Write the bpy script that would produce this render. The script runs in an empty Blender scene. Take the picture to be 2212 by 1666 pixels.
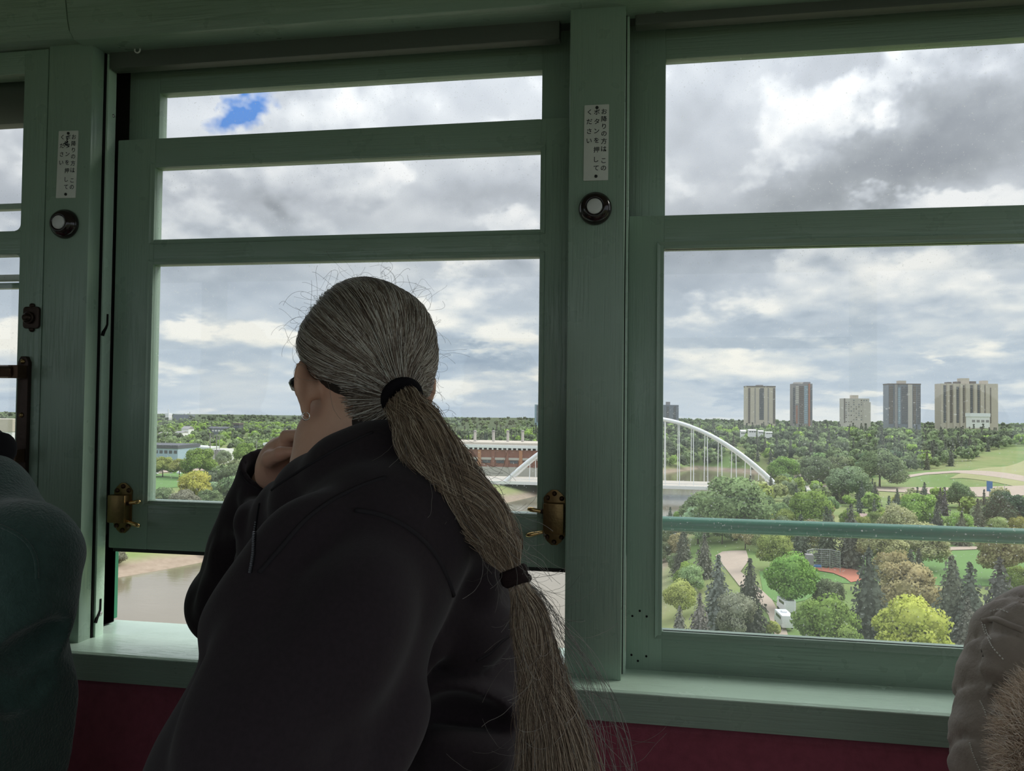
import bpy, bmesh, math, random
import numpy as np
from mathutils import Vector, Matrix, Euler
from mathutils.bvhtree import BVHTree
rng = np.random.default_rng(7)
random.seed(7)
scene = bpy.context.scene
COL = scene.collection
EZ = 1.30                                   # eye height above the tram floor

# ------------------------------------------------------------------ camera
FPX = 1680.0
YAW, PITCH, ROLL = math.radians(9.6144), math.radians(1.4657), math.radians(-0.6333)
def _basis():
    f = np.array([-math.sin(YAW) * math.cos(PITCH), math.cos(YAW) * math.cos(PITCH), math.sin(PITCH)])
    r = np.array([math.cos(YAW), math.sin(YAW), 0.0])
    d = np.cross(f, r)
    return np.array([math.cos(ROLL) * r + math.sin(ROLL) * d, -math.sin(ROLL) * r + math.cos(ROLL) * d, f])
CM = _basis()
EYE = np.array([0.0, 0.0, EZ])
def ray(x, y):
    v = CM.T @ np.array([(x - 1106) / FPX, (y - 833) / FPX, 1.0])
    return v / np.linalg.norm(v)
def at(x, y, Y):                            # the point at distance Y out from the eye, measured square to the wall
    d = ray(x, y)
    return EYE + d * (Y / d[1])
def bearing(x, y):
    d = ray(x, y)
    h = math.hypot(d[0], d[1])
    return d[0] / h, d[1] / h, -d[2] / h    # unit heading, tangent of the depression
TILT = 0.0131                               # the tram leans a little on its track: the land falls away by this slope
def on_z(x, y, z):                          # point of the (leaning) level at height z below the eye
    bx, by, t = bearing(x, y)
    r = -z / (t - TILT * by)
    return np.array([bx * r, by * r, z - TILT * by * r + EZ])

cam_data = bpy.data.cameras.new('camera')
cam = bpy.data.objects.new('camera', cam_data)
COL.objects.link(cam)
cam_data.sensor_width = 36.0
cam_data.lens = FPX / 2212 * 36.0
cam_data.clip_start, cam_data.clip_end = 0.02, 12000
m4 = Matrix.Identity(4)
for i in range(3):
    m4[i][0], m4[i][1], m4[i][2], m4[i][3] = CM[0][i], -CM[1][i], -CM[2][i], EYE[i]
cam.matrix_world = m4
scene.camera = cam
scene.view_settings.view_transform = 'Standard'
scene.view_settings.look = 'None'
scene.view_settings.exposure = 0.0
scene.cycles.max_bounces = 7; scene.cycles.diffuse_bounces = 4; scene.cycles.glossy_bounces = 3; scene.cycles.transparent_max_bounces = 10
scene.cycles.adaptive_threshold = 0.02
scene.view_settings.gamma = 1.0
scene.view_settings.use_curve_mapping = False

# ------------------------------------------------------------------ node helpers
class NT:
    def __init__(s, tree):
        s.t = tree; s.n = tree.nodes; s.l = tree.links
    def add(s, kind, **kw):
        nd = s.n.new(kind)
        for k, v in kw.items():
            setattr(nd, k, v)
        return nd
    def put(s, sock, v):
        if v is None: return
        if isinstance(v, bpy.types.NodeSocket): s.l.new(v, sock)
        else: sock.default_value = v
    def math(s, op, a, b=None, c=None, clamp=False):
        nd = s.add('ShaderNodeMath', operation=op, use_clamp=clamp)
        for i, v in enumerate((a, b, c)): s.put(nd.inputs[i], v)
        return nd.outputs[0]
    def vmath(s, op, a, b=None):
        nd = s.add('ShaderNodeVectorMath', operation=op)
        s.put(nd.inputs[0], a)
        if b is not None: s.put(nd.inputs[1], b)
        return nd.outputs['Value'] if op in ('DOT_PRODUCT', 'LENGTH') else nd.outputs[0]
    def noise(s, vec, scale, detail=4, rough=0.55, dist=0.0):
        nd = s.add('ShaderNodeTexNoise')
        s.put(nd.inputs['Vector'], vec)
        nd.inputs['Scale'].default_value = scale; nd.inputs['Detail'].default_value = detail
        nd.inputs['Roughness'].default_value = rough; nd.inputs['Distortion'].default_value = dist
        return nd.outputs['Fac']
    def ramp(s, fac, stops, interp='LINEAR'):
        nd = s.add('ShaderNodeValToRGB')
        nd.color_ramp.interpolation = interp
        e = nd.color_ramp.elements
        while len(e) < len(stops): e.new(0.5)
        for i, (p, c) in enumerate(stops):
            e[i].position = p
            e[i].color = (c[0], c[1], c[2], 1) if not isinstance(c, (int, float)) else (c, c, c, 1)
        s.put(nd.inputs[0], fac)
        return nd.outputs[0]
    def mix(s, fac, a, b):
        nd = s.add('ShaderNodeMix', data_type='RGBA')
        s.put(nd.inputs[0], fac)
        s.put(nd.inputs[6], a if isinstance(a, bpy.types.NodeSocket) else (a[0], a[1], a[2], 1))
        s.put(nd.inputs[7], b if isinstance(b, bpy.types.NodeSocket) else (b[0], b[1], b[2], 1))
        return nd.outputs[2]
    def mapping(s, vec, scale=(1, 1, 1), loc=(0, 0, 0)):
        nd = s.add('ShaderNodeMapping')
        s.put(nd.inputs[0], vec)
        nd.inputs['Scale'].default_value = scale; nd.inputs['Location'].default_value = loc
        return nd.outputs[0]

# ------------------------------------------------------------------ sky: cumulus field with a few named cloud masses
def build_world():
    w = bpy.data.worlds.new('cloudy_sky'); scene.world = w
    w.use_nodes = True
    t = NT(w.node_tree); t.n.clear()
    d = t.add('ShaderNodeTexCoord').outputs['Generated']
    sep = t.add('ShaderNodeSeparateXYZ'); t.put(sep.inputs[0], d)
    az = t.math('ARCTAN2', sep.outputs[0], sep.outputs[1])
    el = t.math('ARCSINE', sep.outputs[2])
    elp = t.math('MAXIMUM', t.math('ADD', el, TILT), 0.0)
    def field(dv):
        e = t.math('ADD', elp, 0.09 + dv)
        lw = t.math('MULTIPLY', t.math('LOGARITHM', e, math.e), 2.3)
        c = t.add('ShaderNodeCombineXYZ')
        t.put(c.inputs[0], t.math('MULTIPLY', t.math('SINE', az), 4.6))
        t.put(c.inputs[1], t.math('MULTIPLY', t.math('COSINE', az), 4.6))
        t.put(c.inputs[2], lw)
        return c.outputs[0]
    q0, q1 = field(0.0), field(0.030)
    soft = t.noise(q0, .8, 2, 0.5)
    def billow(q):
        # rounded heaps: soft noise pushed by finer noise
        return t.noise(q, 1.15, 5, 0.50, 0.0)
    n0, n1 = billow(q0), billow(q1)
    warp = t.noise(q0, 2.6, 4, 0.6)
    warp2 = t.noise(t.mapping(q0, loc=(7.3, 2.1, 5.5)), 2.6, 4, 0.6)
    az2 = t.math('ADD', az, t.math('MULTIPLY', t.math('SUBTRACT', warp, 0.5), 0.16))
    el2 = t.math('ADD', el, t.math('MULTIPLY', t.math('SUBTRACT', warp2, 0.5), 0.11))
    pos = t.add('ShaderNodeCombineXYZ'); t.put(pos.inputs[0], az2); t.put(pos.inputs[1], el2)
    # light and dark cloud masses of this view, each a soft ellipse on the warped sky
    turned = {}
    def gauss(x, y, rx, ry, tilt=0.0):
        v = ray(x, y)
        a0, e0 = math.atan2(v[0], v[1]), math.asin(v[2])
        ca, sa = math.cos(tilt), math.sin(tilt)
        if tilt not in turned:
            if tilt == 0: turned[tilt] = pos.outputs[0]
            else:
                nd = t.add('ShaderNodeVectorRotate', rotation_type='Z_AXIS')
                t.put(nd.inputs['Vector'], pos.outputs[0]); nd.inputs['Angle'].default_value = -tilt
                turned[tilt] = nd.outputs[0]
        u0, v0 = ca * a0 + sa * e0, -sa * a0 + ca * e0
        nd = t.add('ShaderNodeVectorMath', operation='MULTIPLY_ADD')
        t.put(nd.inputs[0], turned[tilt])
        nd.inputs[1].default_value = (FPX / rx, FPX / ry, 0); nd.inputs[2].default_value = (-u0 * FPX / rx, -v0 * FPX / ry, 0)
        return t.math('POWER', 1 / math.e, t.vmath('DOT_PRODUCT', nd.outputs[0], nd.outputs[0]))
    total = 0.0
    for m in SKY_MASSES:
        total = t.math('MULTIPLY_ADD', gauss(m[0], m[1], m[2], m[3], math.radians(m[5]) if len(m) > 5 else 0.0), m[4], total)
    # a veil of even cloud, and heaped cumulus in front of it: sharp tops, soft grey bases
    fine = t.noise(q0, 5.5, 4, .55)
    dens = t.math('ADD', t.math('MULTIPLY_ADD', t.math('SUBTRACT', n0, .5), SKY_CON, .02), t.math('MULTIPLY', t.math('SUBTRACT', fine, .5), .16))
    m0 = t.noise(q0, 3.1, 2, .5); m1 = t.noise(t.mapping(q0, loc=(0, 0, .10)), 3.1, 2, .5)
    dens = t.math('ADD', dens, t.math('MULTIPLY_ADD', m0, .20, -.10))
    alpha = t.add('ShaderNodeMapRange', interpolation_type='SMOOTHSTEP')
    t.put(alpha.inputs[0], t.math('ADD', dens, t.math('MULTIPLY', total, .55)))
    alpha.inputs[1].default_value = -.02; alpha.inputs[2].default_value = .12
    emboss = t.math('ADD', t.math('MULTIPLY', t.math('SUBTRACT', n0, n1), SKY_EMB), t.math('MULTIPLY', t.math('SUBTRACT', m0, m1), .75))
    shade = t.math('ADD', t.math('ADD', t.math('MULTIPLY_ADD', dens, -.55, .70), emboss), t.math('MULTIPLY', t.math('SUBTRACT', fine, .5), .22))
    under = t.math('ADD', t.math('MULTIPLY_ADD', t.math('SUBTRACT', soft, .5), .9, SKY_BASE), t.math('MULTIPLY', t.math('SUBTRACT', m0, m1), .35))
    mxb = t.add('ShaderNodeMix', data_type='FLOAT')
    t.put(mxb.inputs[0], alpha.outputs[0]); t.put(mxb.inputs[2], under); t.put(mxb.inputs[3], shade)
    b = t.math('ADD', mxb.outputs[0], t.math('MULTIPLY', total, .62))
    hi = t.ramp(b, [(0.0, (.24, .26, .31)), (.25, (.36, .385, .43)), (.5, (.53, .56, .62)), (.75, (.72, .745, .79)), (1.0, (.92, .92, .935))])
    lo = t.ramp(b, [(0.0, (.25, .32, .43)), (.25, (.36, .445, .55)), (.5, (.51, .585, .665)), (.75, (.70, .735, .745)), (1.0, (.93, .91, .84))])
    k = t.math('MULTIPLY_ADD', el, 6.0, -0.40, clamp=True)
    col = t.mix(k, lo, hi)
    # hole of blue sky
    hole = t.math('MULTIPLY_ADD', t.math('ADD', gauss(525, 232, 70, 40, 0.35), t.math('MULTIPLY', t.math('SUBTRACT', n0, 0.5), 1.6)), 2.2, -0.75, clamp=True)
    haze = t.math('MULTIPLY_ADD', t.math('ADD', el, TILT), -16.0, 1.0, clamp=True)
    col = t.mix(t.math('MULTIPLY', haze, .45), col, (.55, .64, .74))
    col = t.mix(hole, col, (.09, .24, .62))
    # ground colour below the horizon
    below = t.math('MULTIPLY_ADD', el, -14.0, -0.5, clamp=True)
    col = t.mix(below, col, (.16, .18, .10))
    bg = t.add('ShaderNodeBackground'); t.put(bg.inputs[0], col); t.put(bg.inputs[1], t.math('MULTIPLY', t.math('MULTIPLY_ADD', t.math('MAXIMUM', t.math('SUBTRACT', sep.outputs[2], .25), 0.0), 3.0, 1.0), SKY_GAIN))   # overcast: brighter towards the zenith
    t.l.new(bg.outputs[0], t.add('ShaderNodeOutputWorld').inputs[0])
SKY_EMB, SKY_CON, SKY_BASE, SKY_GAIN = 3.0, 1.5, 0.49, 1.10
SKY_MASSES = [
    (1050, 205, 140, 60, -.12), (1080, 405, 130, 50, -.30), (800, 230, 120, 60, .20), (450, 440, 140, 60, -.12),
    (850, 380, 90, 50, .15), (1040, 470, 110, 26, .25), (400, 215, 70, 70, .12), (620, 460, 120, 40, -.10),
    (850, 600, 160, 36, .18), (1040, 690, 110, 26, .30), (1040, 770, 130, 26, -.25), (400, 640, 90, 40, -.22), (390, 690, 80, 18, .25),
    (470, 770, 140, 30, -.06), (1080, 600, 90, 36, -.08), (1000, 640, 60, 20, .2),
    (1530, 240, 110, 90, -.20), (1560, 405, 110, 34, .22), (1700, 250, 90, 130, .28, 35), (1950, 345, 300, 66, -.58, 17), (1900, 190, 70, 40, .30),
    (2130, 190, 110, 60, .22, 25), (2050, 440, 200, 30, .35), (1600, 470, 120, 20, .15), (1740, 600, 110, 40, .20), (2010, 660, 100, 26, .22), (1700, 730, 240, 24, -.22),
    (2080, 720, 150, 22, -.18), (2060, 780, 90, 18, .35), (1500, 830, 90, 22, .20), (1560, 880, 50, 12, .30), (1850, 870, 80, 14, .30), (1750, 820, 200, 16, -.12), (1480, 620, 80, 60, -.05), (2010, 868, 60, 10, .30), (1690, 868, 40, 10, .22), (350, 800, 40, 14, .22), (1110, 850, 90, 16, .20), (2130, 860, 90, 18, .12),
]
build_world()
sun = bpy.data.lights.new('sun', 'SUN'); sun.energy = 2.5; sun.angle = 0.5; sun.color = (1, .96, .88)
sun_o = bpy.data.objects.new('sun', sun); COL.objects.link(sun_o)
SUN_AZ, SUN_EL = math.radians(62), math.radians(41)                 # veiled sun, ahead and well to the right
sun_d = Vector((math.sin(SUN_AZ) * math.cos(SUN_EL), math.cos(SUN_AZ) * math.cos(SUN_EL), math.sin(SUN_EL)))
sun_o.rotation_euler = sun_d.to_track_quat('Z', 'Y').to_euler()

# ------------------------------------------------------------------ materials
MAT = {}
def new_mat(name):
    m = bpy.data.materials.new(name); m.use_nodes = True
    t = NT(m.node_tree); t.n.clear()
    out = t.add('ShaderNodeOutputMaterial')
    MAT[name] = m
    return m, t, out
def principled(t, out, color, rough=0.5, metal=0.0, spec=0.5, normal=None, sheen=0.0):
    p = t.add('ShaderNodeBsdfPrincipled')
    t.put(p.inputs['Base Color'], color if isinstance(color, bpy.types.NodeSocket) else (color[0], color[1], color[2], 1))
    t.put(p.inputs['Roughness'], rough); p.inputs['Metallic'].default_value = metal
    p.inputs['Specular IOR Level'].default_value = spec
    if sheen:
        p.inputs['Sheen Weight'].default_value = sheen; p.inputs['Sheen Roughness'].default_value = .5
    if normal is not None: t.l.new(normal, p.inputs['Normal'])
    t.l.new(p.outputs[0], out.inputs[0])
    return p
def bump(t, h, strength=0.3, dist=0.01):
    b = t.add('ShaderNodeBump'); b.inputs['Strength'].default_value = strength; b.inputs['Distance'].default_value = dist
    t.l.new(h, b.inputs['Height'])
    return b.outputs[0]
def simple(name, color, rough=0.5, metal=0.0, spec=0.5, var=0.15, scale=8.0, bstr=0.0, bscale=60.0, sheen=0.0, bdist=0.004):
    m, t, out = new_mat(name)
    o = t.add('ShaderNodeTexCoord').outputs['Object']
    c = np.array(color)
    col = t.mix(t.noise(o, scale, 4), tuple(c * (1 - var)), tuple(np.minimum(c * (1 + var), 1)))
    nrm = bump(t, t.noise(o, bscale, 4), bstr, bdist) if bstr else None
    principled(t, out, col, rough, metal, spec, nrm, sheen)
    return m
def paint(name, scale, color=(.262, .360, .285), rough=.30):
    m, t, out = new_mat(name)
    o = t.add('ShaderNodeTexCoord').outputs['Object']
    g = t.noise(t.mapping(o, scale), 1.0, 5, .62)
    worn = t.math('MULTIPLY_ADD', t.noise(o, 5.0, 2), 3.4, -1.35, clamp=True)
    grain = t.math('MULTIPLY', t.ramp(g, [(.36, 0), (.5, 1)]), t.math('MULTIPLY_ADD', worn, .9, .1))
    c = np.array(color)
    col = t.mix(t.noise(o, 3.0, 5), tuple(c * .88), tuple(c * 1.12))
    chips = t.ramp(t.noise(t.mapping(o, (scale[0] * .6, scale[1] * .6, scale[2] * .6), (3, 1, 2)), 1.0, 3, .7), [(.76, 0), (.79, 1)])
    col = t.mix(t.math('MULTIPLY', chips, .10), col, (.45, .5, .46))
    nrm = bump(t, t.math('ADD', grain, t.math('MULTIPLY', t.noise(o, 90, 2), .12)), .5, .0018)
    principled(t, out, col, t.math('MULTIPLY_ADD', t.noise(o, 14, 3), .22, rough - .11), 0, .5, nrm)
    return m
paint('paint_upright', (260, 260, 7))
paint('paint_level', (7, 260, 260))
paint('paint_smooth', (40, 40, 12), rough=.30)
paint('paint_lit', (20, 140, 140), color=(.52, .68, .56), rough=.24)  # same green made paler: daylight on sill and guide strips put into the colour
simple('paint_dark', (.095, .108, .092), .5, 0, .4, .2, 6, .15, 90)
simple('guard_green', (.030, .20, .125), .22, 0, .6, .15, 12, .06, 40)
simple('black_rubber', (.012, .012, .012), .6)
simple('black_gap', (.006, .006, .006), .8, 0, .2)
simple('dark_timber', (.05, .045, .035), .6, 0, .3, .3, 10)
simple('brass', (.25, .17, .075), .38, 1.0, .5, .35, 45, .12, 120)
simple('brass_bright', (.55, .38, .17), .26, 1.0, .5, .2, 40)
simple('brass_dark', (.085, .048, .030), .45, .8, .5, .35, 50, .25, 120)
simple('iron_dark', (.045, .028, .022), .45, .7, .5, .35, 50, .2, 100)
simple('bakelite', (.016, .008, .009), .13, 0, .6, .2, 30)
simple('button_white', (.62, .62, .62), .3)
simple('plate_ivory', (.68, .69, .65), .42, 0, .4, .1, 40)
simple('ink', (.028, .030, .038), .6, 0, .2)
simple('screw_steel', (.5, .5, .5), .35, 1.0)
simple('maroon_velvet', (.25, .060, .088), .9, 0, .15, .28, 60, .2, 400, .35)
simple('ceiling_cream', (.32, .32, .28), .6)
simple('floor_board', (.26, .21, .16), .5)
simple('wall_dark_green', (.32, .43, .35), .5)
simple('jacket_black', (.0245, .0180, .0215), .92, 0, .12, .25, 200, .25, 900, .10, .001)
simple('jacket_seam', (.026, .023, .026), .9, 0, .1)
simple('zip_teeth', (.09, .09, .10), .4, .5)
simple('fleece_green', (.040, .074, .064), .95, 0, .08, .35, 60, .7, 260, .3, .004)
simple('black_cloth', (.011, .010, .012), .9, 0, .1)
simple('denim', (.03, .045, .08), .9)
simple('shoe_leather', (.02, .017, .015), .4)
simple('hair_tie_black', (.008, .007, .009), .9, 0, .1, .3, 200, .3, 600)
simple('scrunchie_brown', (.022, .014, .014), .9, 0, .1, .3, 200, .4, 700)
simple('glasses_black', (.01, .01, .012), .25)
simple('silver', (.75, .73, .70), .2, 1.0)
simple('coat_quilt', (.32, .262, .218), .62, 0, .3, .25, 40, .35, 160, .1, .003)
simple('stitch_pale', (.75, .72, .66), .8)
simple('lip', (.42, .16, .12), .45)
simple('eye_white', (.7, .68, .65), .2)
def skin_mat():
    m, t, out = new_mat('skin')
    o = t.add('ShaderNodeTexCoord').outputs['Object']
    n = t.noise(o, 26, 5, .6)
    col = t.mix(n, (.60, .33, .225), (.76, .49, .365))
    col = t.mix(t.math('MULTIPLY', t.ramp(t.noise(o, 9, 2), [(.45, 0), (.7, 1)]), .5), col, (.55, .25, .18))
    p = principled(t, out, col, .52, 0, .4, bump(t, t.noise(o, 330, 3), .25, .0012))
    p.inputs['Subsurface Weight'].default_value = .08
    p.inputs['Subsurface Radius'].default_value = (.010, .004, .002)
skin_mat()
def hair_mat(name, stops, rough=.42):
    m, t, out = new_mat(name)
    r = t.add('ShaderNodeHairInfo').outputs['Random']
    principled(t, out, t.ramp(r, stops), rough, 0, .35)
hair_mat('hair_grey', [(0, (.065, .044, .032)), (.34, (.175, .125, .095)), (.60, (.36, .29, .235)), (.82, (.62, .57, .50)), (1, (.90, .88, .83))])
hair_mat('hair_brown', [(0, (.075, .048, .031)), (.42, (.20, .138, .094)), (.74, (.40, .30, .212)), (1, (.62, .53, .41))])
hair_mat('hair_flyaway', [(0, (.08, .07, .06)), (1, (.32, .30, .27))])
hair_mat('fur_tan', [(0, (.42, .31, .225)), (.5, (.74, .59, .46)), (1, (.92, .85, .76))], .6)
simple('hair_core', (.024, .019, .0165), .6, 0, .25, .4, 90, .3, 200)
simple('fur_core', (.34, .25, .18), .9)

def glass(name, dirt=0.0, tint=(.965, .975, .97)):
    m, t, out = new_mat(name)
    tr = t.add('ShaderNodeBsdfTransparent'); tr.inputs[0].default_value = (*tint, 1)
    gl = t.add('ShaderNodeBsdfGlossy'); gl.inputs['Roughness'].default_value = 0.0
    ge = t.add('ShaderNodeNewGeometry')
    cs = t.math('ABSOLUTE', t.vmath('DOT_PRODUCT', ge.outputs['Normal'], ge.outputs['Incoming']))
    fres = t.math('MULTIPLY_ADD', t.math('POWER', t.math('SUBTRACT', 1.0, cs), 5.0), .96, .04)
    mx = t.add('ShaderNodeMixShader')
    t.l.new(fres, mx.inputs[0]); t.l.new(tr.outputs[0], mx.inputs[1]); t.l.new(gl.outputs[0], mx.inputs[2])
    o = t.add('ShaderNodeTexCoord').outputs['Object']
    sep = t.add('ShaderNodeSeparateXYZ'); t.l.new(o, sep.inputs[0])
    low = t.math('MULTIPLY_ADD', sep.outputs[2], -4.0, 4.45, clamp=True)    # grime gathers along the lower edge
    spots = t.ramp(t.noise(o, 210, 2, .7), [(.66, 0), (.74, 1)])
    film = t.math('MULTIPLY_ADD', t.noise(o, 4, 4), .05, .012)
    f = t.math('ADD', film, t.math('MULTIPLY', spots, t.math('MULTIPLY_ADD', t.math('MULTIPLY', low, low), .42 * dirt, .0015)))
    df = t.add('ShaderNodeBsdfTranslucent'); df.inputs[0].default_value = (.75, .77, .76, 1)
    m2 = t.add('ShaderNodeMixShader')
    t.l.new(f, m2.inputs[0]); t.l.new(mx.outputs[0], m2.inputs[1]); t.l.new(df.outputs[0], m2.inputs[2])
    t.l.new(m2.outputs[0], out.inputs[0])
glass('window_glass', 1.0)

def foliage(name, transl=.35, rough=.7):
    m, t, out = new_mat(name)
    oi = t.add('ShaderNodeObjectInfo')
    geo = t.add('ShaderNodeNewGeometry')
    n = t.noise(geo.outputs['Position'], .55, 3)
    rv = t.math('MULTIPLY_ADD', oi.outputs['Random'], .34, .83)
    v = t.math('MULTIPLY', rv, t.math('MULTIPLY_ADD', n, .9, .55))
    hs = t.add('ShaderNodeHueSaturation')
    t.put(hs.inputs['Hue'], t.math('MULTIPLY_ADD', t.noise(geo.outputs['Position'], .23, 2), .03, .484))
    hs.inputs['Saturation'].default_value = .92
    t.put(hs.inputs['Value'], v); t.l.new(oi.outputs['Color'], hs.inputs['Color'])
    df = t.add('ShaderNodeBsdfDiffuse'); t.l.new(hs.outputs[0], df.inputs[0])
    tl = t.add('ShaderNodeBsdfTranslucent'); t.l.new(hs.outputs[0], tl.inputs[0])
    mx = t.add('ShaderNodeMixShader'); mx.inputs[0].default_value = transl
    t.l.new(df.outputs[0], mx.inputs[1]); t.l.new(tl.outputs[0], mx.inputs[2]); t.l.new(mx.outputs[0], out.inputs[0])
foliage('leaf', .40); foliage('needle', .25)
simple('bark', (.10, .075, .055), .9, var=.3)

def ground_mat():
    m, t, out = new_mat('valley_ground')
    p = t.add('ShaderNodeNewGeometry').outputs['Position']
    sep = t.add('ShaderNodeSeparateXYZ'); t.l.new(p, sep.inputs[0])
    g = t.mix(t.ramp(t.noise(p, .02, 5), [(.38, 0), (.62, 1)]), (.16, .26, .08), (.30, .31, .14))
    g = t.mix(t.math('MULTIPLY', t.noise(p, .25, 4), .6), g, (.15, .19, .07))
    h = t.math('ADD', t.math('MULTIPLY_ADD', sep.outputs[1], TILT, sep.outputs[2]), t.math('MULTIPLY_ADD', t.noise(p, .05, 3), 1.6, -.8))
    mud = t.math('MULTIPLY_ADD', h, -.55, -22.9, clamp=True)        # bare banks close to the water
    c = t.mix(mud, g, t.mix(t.noise(p, .4, 4), (.22, .17, .12), (.40, .33, .25)))
    far = t.math('MULTIPLY_ADD', t.vmath('LENGTH', p), .0012, -1.1, clamp=True)      # wooded country out to the skyline
    c = t.mix(far, c, (.075, .10, .05))
    principled(t, out, c, .95, 0, .1)
ground_mat()
def water_mat():
    m, t, out = new_mat('river_water')
    p = t.add('ShaderNodeNewGeometry').outputs['Position']
    c = t.mix(t.noise(t.mapping(p, (.02, .05, 1)), 1.0, 3), (.17, .145, .09), (.23, .205, .145))
    principled(t, out, c, .09, 0, .6, bump(t, t.noise(t.mapping(p, (.25, .7, 1)), 1.0, 4), .06, .4))
water_mat()
simple('gravel_road', (.42, .34, .27), .9, var=.12, scale=.3)
simple('infield_clay', (.46, .17, .105), .9, var=.1, scale=.3)
simple('lawn', (.115, .235, .055), .9, var=.2, scale=.08)
simple('dry_grass', (.30, .30, .13), .9, var=.2, scale=.05)
simple('white_steel', (.80, .82, .82), .4)
simple('deck_concrete', (.50, .46, .40), .8)
simple('brick_red', (.27, .12, .085), .85, var=.2, scale=.4)
simple('brick_orange', (.45, .22, .12), .85)
simple('concrete_pale', (.50, .47, .43), .85, var=.06, scale=.2)
simple('concrete_cream', (.52, .465, .385), .85, var=.06, scale=.2)
simple('concrete_grey', (.28, .265, .265), .85, var=.08, scale=.2)
simple('tower_dark', (.10, .105, .12), .35, var=.2, scale=.3)
simple('tower_bluegrey', (.17, .19, .23), .4, var=.15, scale=.3)
simple('tower_brown', (.14, .115, .10), .6, var=.2, scale=.3)
simple('tower_rust', (.40, .19, .13), .8)
simple('tower_glass', (.30, .40, .48), .2)
simple('roof_grey', (.30, .29, .29), .8)
simple('roof_dark', (.09, .095, .11), .7)
simple('roof_pink', (.50, .36, .32), .8)
simple('house_white', (.80, .80, .78), .7)
simple('house_blue', (.36, .47, .56), .6)
simple('vehicle_white', (.82, .84, .86), .3)
simple('vehicle_window', (.03, .035, .04), .1)
simple('tyre_black', (.015, .015, .015), .8)
simple('sign_blue', (.10, .20, .48), .5)
simple('tent_green', (.45, .72, .20), .7)
simple('tent_grey', (.55, .57, .58), .7)
simple('fence_grey', (.42, .44, .45), .5, .4)

# ------------------------------------------------------------------ mesh helpers
class MB:
    def __init__(s): s.v = []; s.f = []
    def add(s, v, f):
        n = len(s.v); s.v += [tuple(map(float, p)) for p in v]; s.f += [tuple(i + n for i in q) for q in f]; return s
    def box(s, x0, x1, y0, y1, z0, z1):
        v = [(x, y, z) for x in (x0, x1) for y in (y0, y1) for z in (z0, z1)]
        return s.add(v, [(0, 1, 3, 2), (4, 6, 7, 5), (0, 4, 5, 1), (2, 3, 7, 6), (0, 2, 6, 4), (1, 5, 7, 3)])
    def prism(s, pts, axis, a, b):                 # polygon extruded along an axis; pts give the two other coordinates
        def mk(p, t):
            if axis == 0: return (t, p[0], p[1])
            if axis == 1: return (p[0], t, p[1])
            return (p[0], p[1], t)
        n = len(pts)
        v = [mk(p, a) for p in pts] + [mk(p, b) for p in pts]
        f = [tuple(range(n - 1, -1, -1)), tuple(range(n, 2 * n))] + [(i, (i + 1) % n, n + (i + 1) % n, n + i) for i in range(n)]
        return s.add(v, f)
    def tube(s, pts, r, n=8, closed=False, caps=True):
        pts = [np.array(p, float) for p in pts]; m = len(pts)
        rr = r if hasattr(r, '__len__') else [r] * m
        v = []; ref = None
        for i in range(m):
            if closed: d = pts[(i + 1) % m] - pts[i - 1]
            else: d = pts[min(i + 1, m - 1)] - pts[max(i - 1, 0)]
            d = d / (np.linalg.norm(d) + 1e-12)
            if ref is None:
                ref = np.cross(d, (0, 0, 1.0))
                if np.linalg.norm(ref) < 1e-3: ref = np.cross(d, (1.0, 0, 0))
            a = ref - d * np.dot(ref, d); a /= np.linalg.norm(a) + 1e-12; ref = a
            b = np.cross(d, a)
            v += [pts[i] + rr[i] * (math.cos(2 * math.pi * k / n) * a + math.sin(2 * math.pi * k / n) * b) for k in range(n)]
        f = []
        for i in range(m if closed else m - 1):
            j = (i + 1) % m
            f += [(i * n + k, i * n + (k + 1) % n, j * n + (k + 1) % n, j * n + k) for k in range(n)]
        if caps and not closed:
            f += [tuple(range(n - 1, -1, -1)), tuple((m - 1) * n + k for k in range(n))]
        return s.add(v, f)
    def lathe(s, prof, c, axis, n=24):             # profile of (radius, height) about an axis through c
        axis = np.array(axis, float); axis /= np.linalg.norm(axis)
        a = np.cross(axis, (0, 0, 1.0))
        if np.linalg.norm(a) < 1e-3: a = np.cross(axis, (1.0, 0, 0))
        a /= np.linalg.norm(a); b = np.cross(axis, a); c = np.array(c, float)
        v = [c + axis * h + r * (math.cos(2 * math.pi * k / n) * a + math.sin(2 * math.pi * k / n) * b) for r, h in prof for k in range(n)]
        f = [(i * n + k, i * n + (k + 1) % n, (i + 1) * n + (k + 1) % n, (i + 1) * n + k) for i in range(len(prof) - 1) for k in range(n)]
        f += [tuple(range(n - 1, -1, -1)), tuple((len(prof) - 1) * n + k for k in range(n))]
        return s.add(v, f)
def wloc(o):
    p = np.zeros(3)
    while o is not None:
        p += np.array(o.location); o = o.parent
    return p
def link(name, data, parent=None):
    o = bpy.data.objects.new(name, data); COL.objects.link(o)
    if parent is not None: o.parent = parent
    return o
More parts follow.
